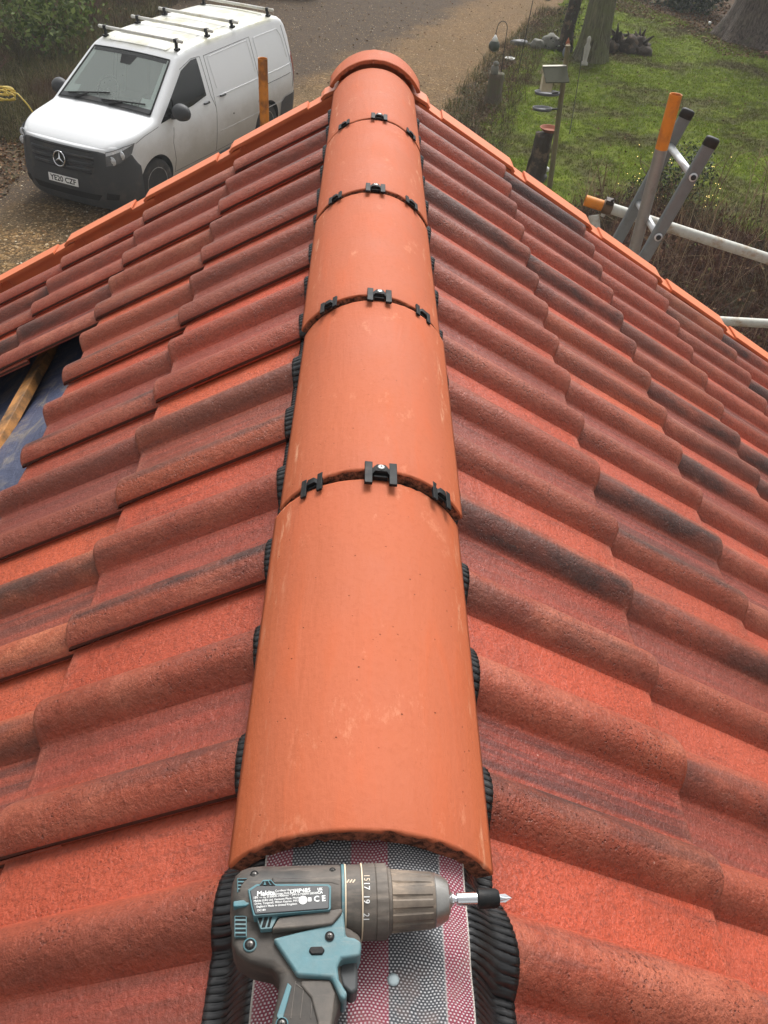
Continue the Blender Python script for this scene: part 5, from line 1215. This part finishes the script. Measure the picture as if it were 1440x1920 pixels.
# ------------------------------------------------------------------ light mist
hz = MB().box((0, 60, 4.6), (170, 210, 11.4)); hm = bpy.data.materials.new('haze'); hm.use_nodes = True; hn = hm.node_tree; hn.nodes.remove(hn.nodes['Principled BSDF'])
pv = hn.nodes.new('ShaderNodeVolumePrincipled'); pv.inputs['Density'].default_value = .0017; pv.inputs['Color'].default_value = (.93, .95, .96, 1); hn.links.new(pv.outputs[0], hn.nodes['Material Output'].inputs['Volume'])
ho_ = hz.build('haze', hm); ho_['kind'] = 'stuff'
# ------------------------------------------------------------------ drill lying on the fleece
def homog(src, dst):
    A = []; B = []
    for (x, y), (X, Y) in zip(src, dst):
        A.append([x, y, 1, 0, 0, 0, -X * x, -X * y]); B.append(X); A.append([0, 0, 0, x, y, 1, -Y * x, -Y * y]); B.append(Y)
    h = np.linalg.solve(np.array(A, float), np.array(B, float)); return np.append(h, 1).reshape(3, 3)
HM = homog([(0, 0), (1440, 0), (0, 836), (1440, 836)], [(-.13153, -.00242), (.13699, .00516), (-.11036, -.1404), (.11756, -.13698)])   # plan dimensions of the drill
AZ = H + .0025
def Dw(a, b, h=0.0):
    q = HM @ np.array([a, b, 1.0]); k = (5.26892 - AZ - h) / (5.26892 - H + .004)      # the measured outline lies at axis height; features higher up sit nearer the eye
    return Vector((-.02781 + (q[0] / q[2] + .02781) * k, -.34469 + (q[1] / q[2] + .34469) * k))
A0 = Dw(125, 318); A1 = Dw(1345, 287); ex = (A1 - A0).normalized(); ey = Vector((-ex.y, ex.x))
drill = tag(empty('cordless_drill', (A0.x, A0.y, AZ), (0, 0, math.atan2(ex.y, ex.x))), 'dusty teal and black cordless drill lying on the woven ridge strip', 'drill')
def D(a, b, h=0.0): q = Dw(a, b, h) - A0; return (q.dot(ex), q.dot(ey))
def DX(a): return D(a, 318 - (a - 125) * 31 / 1220)[0]
def DR(p, a=600): return p * .0001775
def dusty(name, c1, dust, amt, rough=.55, spec=.4, sc=14):
    n = NT(name); c = n.coord(); a = n.noise(c, sc, 6, .7); b = n.noise(c, 120, 5, .7); e = n.noise(n.scale(c, (30, 140, 140)), 1, 5, .7)
    cc = n.mix(b, tuple(x * .8 for x in c1), tuple(x * 1.25 for x in c1)); d = n.math('ADD', n.mr(a, .35, .72, 0, amt), n.mr(e, .52, .75, 0, amt * .8)); d = n.math('MINIMUM', d, .95)
    cc = n.mix(d, cc, n.mix(b, tuple(x * .7 for x in dust), dust)); n.set('Base Color', cc); n.set('Roughness', n.math('ADD', rough - .05, n.math('MULTIPLY', d, .35), clamp=True)); n.set('Specular IOR Level', spec); n.bump(b, .25, .0006); return n.m
MD = dusty('black_dusty_plastic', (.030, .029, .028), (.27, .225, .185), .6)
MDB = dusty('black_rubber_grip', (.024, .023, .022), (.20, .165, .135), .42, .7)
MTL = dusty('teal_plastic', (.030, .150, .185), (.27, .31, .30), .55, .5)
MCH = dusty('chuck_sleeve', (.035, .033, .031), (.36, .28, .21), .8, .5)
MSL = dusty('chuck_nose_steel', (.38, .37, .35), (.20, .16, .13), .3, .35); 
MSL.node_tree.nodes['Principled BSDF'].inputs['Metallic'].default_value = .8
M['cream'] = simple('cream_line', (.62, .50, .36), .6, var=.15, scale=60)
M['white_print'] = simple('white_print', (.78, .78, .76), .6, var=.1, scale=200)
def dl(name, prof, mat, parent=drill, n=56, smooth=True, ribs=None, flat=None):
    b = MB().lathe([(DX(a), DR(r)) for a, r in prof], n, 'X', ribs=ribs); o = b.build(name, mat, parent, smooth)
    if smooth: autosmooth(o, 30)
    return o
dl('motor_housing', [(126, 40), (129, 88), (140, 112), (165, 133), (200, 143), (260, 148), (330, 146), (420, 147), (520, 147), (596, 147), (602, 140)], MD)
dl('teal_shell', [(600, 141), (602, 148.5), (613, 149), (614, 140)], MTL)
dl('cream_ring', [(614, 142), (615, 150), (621, 150), (622, 142)], M['cream'])
dl('gear_ring', [(622, 140), (623, 147), (684, 147), (685, 138)], MD)
dl('cream_ring', [(685, 142), (686, 152), (692, 152), (693, 142)], M['cream'])
dl('torque_ring', [(693, 140), (694, 150), (745, 151), (748, 147), (752, 151), (796, 150), (801, 143), (802, 126)], MD, n=96, ribs=lambda a, t: 1 - .018 * (1 if (t * 24 / (2 * PI)) % 1 < .22 and a > DX(749) else 0))
dl('neck_ring', [(801, 128), (803, 132), (815, 132), (817, 122)], MD)
dl('chuck_sleeve', [(816, 118), (818, 125), (840, 124), (990, 113), (1002, 108)], MCH, n=120, ribs=lambda a, t: 1 - .075 * (1 if (t * 14 / (2 * PI)) % 1 < .38 and DX(835) < a < DX(985) else 0))
dl('chuck_nose', [(1000, 106), (1006, 110), (1035, 98), (1062, 82), (1072, 60), (1078, 34), (1084, 30)], MSL)
dl('bit_shank', [(1078, 26), (1092, 26), (1096, 17), (1104, 17), (1108, 27), (1195, 27), (1198, 22)], M['chrome'], n=24)
dl('bit_collar', [(1194, 34), (1198, 41), (1275, 40), (1288, 33), (1292, 20)], M['black'], n=32)
b = MB()
for k in range(4):
    a = PI / 2 * k + .5; c_, s_ = math.cos(a), math.sin(a); w_ = .0012
    b.add([(DX(1288), c_ * DR(16) - s_ * w_, s_ * DR(16) + c_ * w_), (DX(1288), c_ * DR(16) + s_ * w_, s_ * DR(16) - c_ * w_), (DX(1318), c_ * DR(17), s_ * DR(17)), (DX(1346), 0, 0), (DX(1288), 0, 0)], [(0, 1, 2), (0, 2, 3), (1, 3, 2), (0, 3, 4), (1, 4, 3)])
b.lathe([(DX(1286), DR(13)), (DX(1300), DR(11)), (DX(1340), DR(3))], 14, 'X').build('driver_bit', M['chrome'], drill)
def pr(poly, z0, z1, name, mat, bev=.0012, parent=drill, seg=3, hh=None):
    pts = [D(p[0], p[1], z1 if hh is None else hh) for p in poly]
    ar = sum(a[0] * b_[1] - b_[0] * a[1] for a, b_ in zip(pts, pts[1:] + pts[:1]))
    if ar < 0: pts = pts[::-1]
    return MB().prism(pts, z0, z1).build(name, mat, parent, bevel=bev, seg=seg)
# handle and body
pr([(128, 330), (128, 510), (146, 552), (205, 590), (250, 602), (300, 612), (338, 650), (326, 740), (303, 836), (285, 960), (560, 975), (572, 836), (600, 760), (622, 730), (600, 640), (600, 560), (690, 540), (692, 472), (640, 440), (600, 420), (560, 320)], -.0195, .0165, 'handle', MDB, .0065, seg=5, hh=.006)
pr([(235, 950), (215, 1060), (640, 1075), (640, 965), (560, 950)], -.0265, .0265, 'battery_mount', MD, .004); pr([(205, 1060), (195, 1190), (660, 1205), (655, 1075)], -.0300, .030, 'battery', MD, .005)
pr([(305, 462), (540, 402), (580, 380), (613, 330), (624, 452), (660, 458), (690, 474), (692, 500), (684, 540), (640, 546), (604, 552), (588, 585), (594, 640), (632, 702), (618, 735), (597, 716), (560, 634), (412, 624)], -.006, .0215, 'teal_grip_panel', MTL, .0022)
pr([(370, 655), (388, 672), (352, 800), (346, 850), (322, 800)], 0, .0176, 'teal_inlay', MTL, .0006)
pr([(428, 645), (556, 640), (580, 700), (560, 850), (505, 850), (470, 720), (425, 668)], 0, .0180, 'grip_pad', MD, .002)
for p0, p1 in (((405, 690), (385, 850)), ((440, 720), (425, 850)), ((478, 740), (470, 850)), ((405, 700), (500, 770))):
    a, c_ = D(*p0), D(*p1); MB().tube([(a[0], a[1], .0164), (c_[0], c_[1], .0164)], .00055, 6).build('grip_rib', M['cream'] if False else MD, drill)
pr([(600, 549), (668, 545), (676, 600), (676, 690), (646, 708), (606, 672), (586, 615)], -.010, .0105, 'trigger', dusty('trigger_rubber', (.035, .040, .043), (.12, .11, .10), .25, .5), .0045, seg=5)
pr([(622, 452), (604, 520), (640, 546), (690, 540), (692, 474)], -.004, .0195, 'trigger_guard', MTL, .003)
# raised side ribs of the housing
pr([(300, 192), (330, 199), (560, 192), (602, 202), (602, 240), (560, 226), (300, 226)], .012, .0263, 'housing_rib', MD, .0018)
pr([(330, 372), (555, 338), (608, 330), (608, 348), (565, 400), (470, 412), (300, 425)], .010, .0240, 'housing_rib', MD, .0022)
pr([(310, 184), (430, 172), (600, 166), (602, 188), (560, 184), (430, 190), (335, 196)], -.004, .0215, 'teal_top_stripe', MTL, .0016)
pr([(133, 300), (190, 292), (215, 308), (190, 322), (133, 326)], .004, .0238, 'teal_band', MTL, .001)
pr([(196, 250), (234, 226), (548, 226), (560, 236), (558, 334), (552, 340), (222, 366), (212, 330)], .016, .0268, 'label_border', MTL, .0010)
lab = pr([(206, 255), (238, 233), (543, 233), (552, 241), (550, 330), (545, 334), (228, 358), (218, 325)], .018, .0275, 'rating_label', simple('black_label', (.022, .022, .024), .4, var=.1), .0006)
def dtext(body, a, b_, size, z=.0277, rot=0.0, align='LEFT', name='label_text', tiltx=0, bold=.00002, mat='white_print', xs=1.0):
    x, y = D(a, b_, z); o = text(body, name, M[mat], lab, size * .000179, (x, y, z), (tiltx, 0, rot), .00003, align, xs, bold); return o
RL = R(1.0) + R(2)
dtext('Makita', 236, 270, 27, bold=.00012, rot=RL); dtext('Cordless Hammer', 315, 257, 12, rot=RL); dtext('Driver Drill', 315, 270, 12, rot=RL); dtext('DHP485', 380, 260, 24, bold=.00007, rot=RL)
dtext('18V \u2014 n\u2080 0-500/0-1900min\u207b\u00b9 IPM 0-7500/0-28500', 220, 287, 12.5, rot=RL); dtext('Makita (UK) Ltd, Vermont Place, Michigan', 222, 301, 11.5, rot=RL)
dtext('Drive, Tongwell, Milton Keynes, MK15 8JD', 226, 313, 11.5, rot=RL); dtext('England / Made in United Kingdom', 234, 326, 11.5, rot=RL); dtext('DC18V', 238, 342, 11, rot=RL)
dtext('UK', 500, 250, 15, bold=.0001, rot=RL); dtext('CA', 500, 264, 15, bold=.0001, rot=RL); dtext('C E', 484, 293, 32, bold=.00015, rot=RL)
x, y = D(437, 297, .0275); MB().lathe([(0, DR(17)), (.0003, DR(17)), (.0003, DR(12)), (.0002, DR(12))], 24).build('label_disc', M['white_print'], lab, loc=(x, y, .0275)); 
x, y = D(466, 294, .0275); MB().box((0, 0, 0), (DR(14), DR(16), .0003)).build('label_bin', M['white_print'], lab, loc=(x, y, .0276))
# vents
M['slot'] = simple('vent_slot', (.006, .006, .006), .9)
def vent(x0, x1, y0, y1, n_, ztop):
    f_ = pr([(x0, y0), (x1, y0), (x1, y1), (x0, y1)], ztop - .006, ztop, 'vent', MTL, .0004, seg=1)
    h = (y1 - y0) / (n_ + .0)
    for k in range(n_): pr([(x0 + 4, y0 + h * (k + .22)), (x1 - 4, y0 + h * (k + .22)), (x1 - 4, y0 + h * (k + .74)), (x0 + 4, y0 + h * (k + .74))], ztop - .004, ztop + .0003, 'slot', M['slot'], 0, f_)
vent(150, 202, 200, 262, 4, .0236); vent(138, 192, 364, 456, 5, .0190)
def vent2(poly, slots, z): 
    f_ = pr(poly, z - .006, z, 'vent', MTL, .0004, seg=1)
    for s_ in slots: pr(s_, z - .004, z + .0003, 'slot', M['slot'], 0, f_)
vent2([(240, 240), (262, 208), (298, 206), (324, 238)], [[(246, 236), (262, 214), (270, 214), (262, 236)], [(272, 214), (284, 213), (296, 235), (280, 236)], [(288, 212), (297, 211), (316, 234), (304, 235)]], .0268)
vent2([(232, 366), (334, 356), (300, 420), (252, 424)], [[(240, 372), (262, 369), (250, 408)], [(270, 368), (286, 366), (272, 414), (256, 416)], [(294, 365), (304, 364), (292, 412), (280, 414)]], .0232)
def dscrew(a, b_, z, r=13, ring=0):
    x, y = D(a, b_, z)
    if ring: MB().lathe([(-.004, DR(ring)), (0, DR(ring)), (.0005, DR(ring) * .92)], 28).build('screw_boss', MTL, drill, True, loc=(x, y, z))
    MB().lathe([(0, DR(r + 6)), (.0006, DR(r + 6))], 24).build('screw_recess', M['slot'], drill, loc=(x, y, z + .0002))
    s_ = MB().lathe([(0, DR(r)), (.0009, DR(r)), (.0012, DR(r) * .7)], 20).build('screw', simple('black_screw', (.08, .075, .07), .35, metal=.7), drill, True, loc=(x, y, z + .0004))
    MB().box((0, 0, .0013), (DR(r) * 1.2, .0004, .0002)).box((0, 0, .0013), (.0004, DR(r) * 1.2, .0002)).build('cross_slot', M['slot'], s_)
dscrew(225, 188, .0222, 12); dscrew(206, 491, .0172, 15, 27); dscrew(553, 455, .0216, 13); dscrew(565, 170, .0212, 8); dscrew(345, 836, .0168, 14, 24)
pr([(470, 498), (520, 496), (533, 512), (522, 532), (474, 533), (461, 516)], .018, .0228, 'selector_button', M['black'], .0010)
# numbers on the torque ring, reading down
for body_, yy in (('15', 205), ('17', 242), ('19', 296), ('21', 357)):
    x, y = D(713, yy, .024); r_ = DR(151.6); y = max(-r_ * .98, min(r_ * .98, y)); z = math.sqrt(r_ * r_ - y * y); text(body_, 'torque_number', M['cream'] if yy == 205 else M['white_print'], drill, .0062, (x, y, z + .0001), (-math.asin(y / r_), 0, 0), .00003, bold=.00002)
    o = drill.children[-1]
for o in [c_ for c_ in drill.children if c_.name.startswith('torque_number')]:
    o.rotation_euler = (Matrix.Rotation(o.rotation_euler.x, 3, 'X') @ Matrix.Rotation(R(-90), 3, 'Z')).to_euler()
for k in range(3):
    x, y = D(632 + k * 13, 222, .023); r_ = DR(148); z = math.sqrt(r_ * r_ - y * y); o = MB().box((0, 0, 0), (.0009, .0032, .0002)).build('mode_mark', M['cream'], drill, loc=(x, y, z), rot=(-math.asin(y / r_), 0, R(-35)))
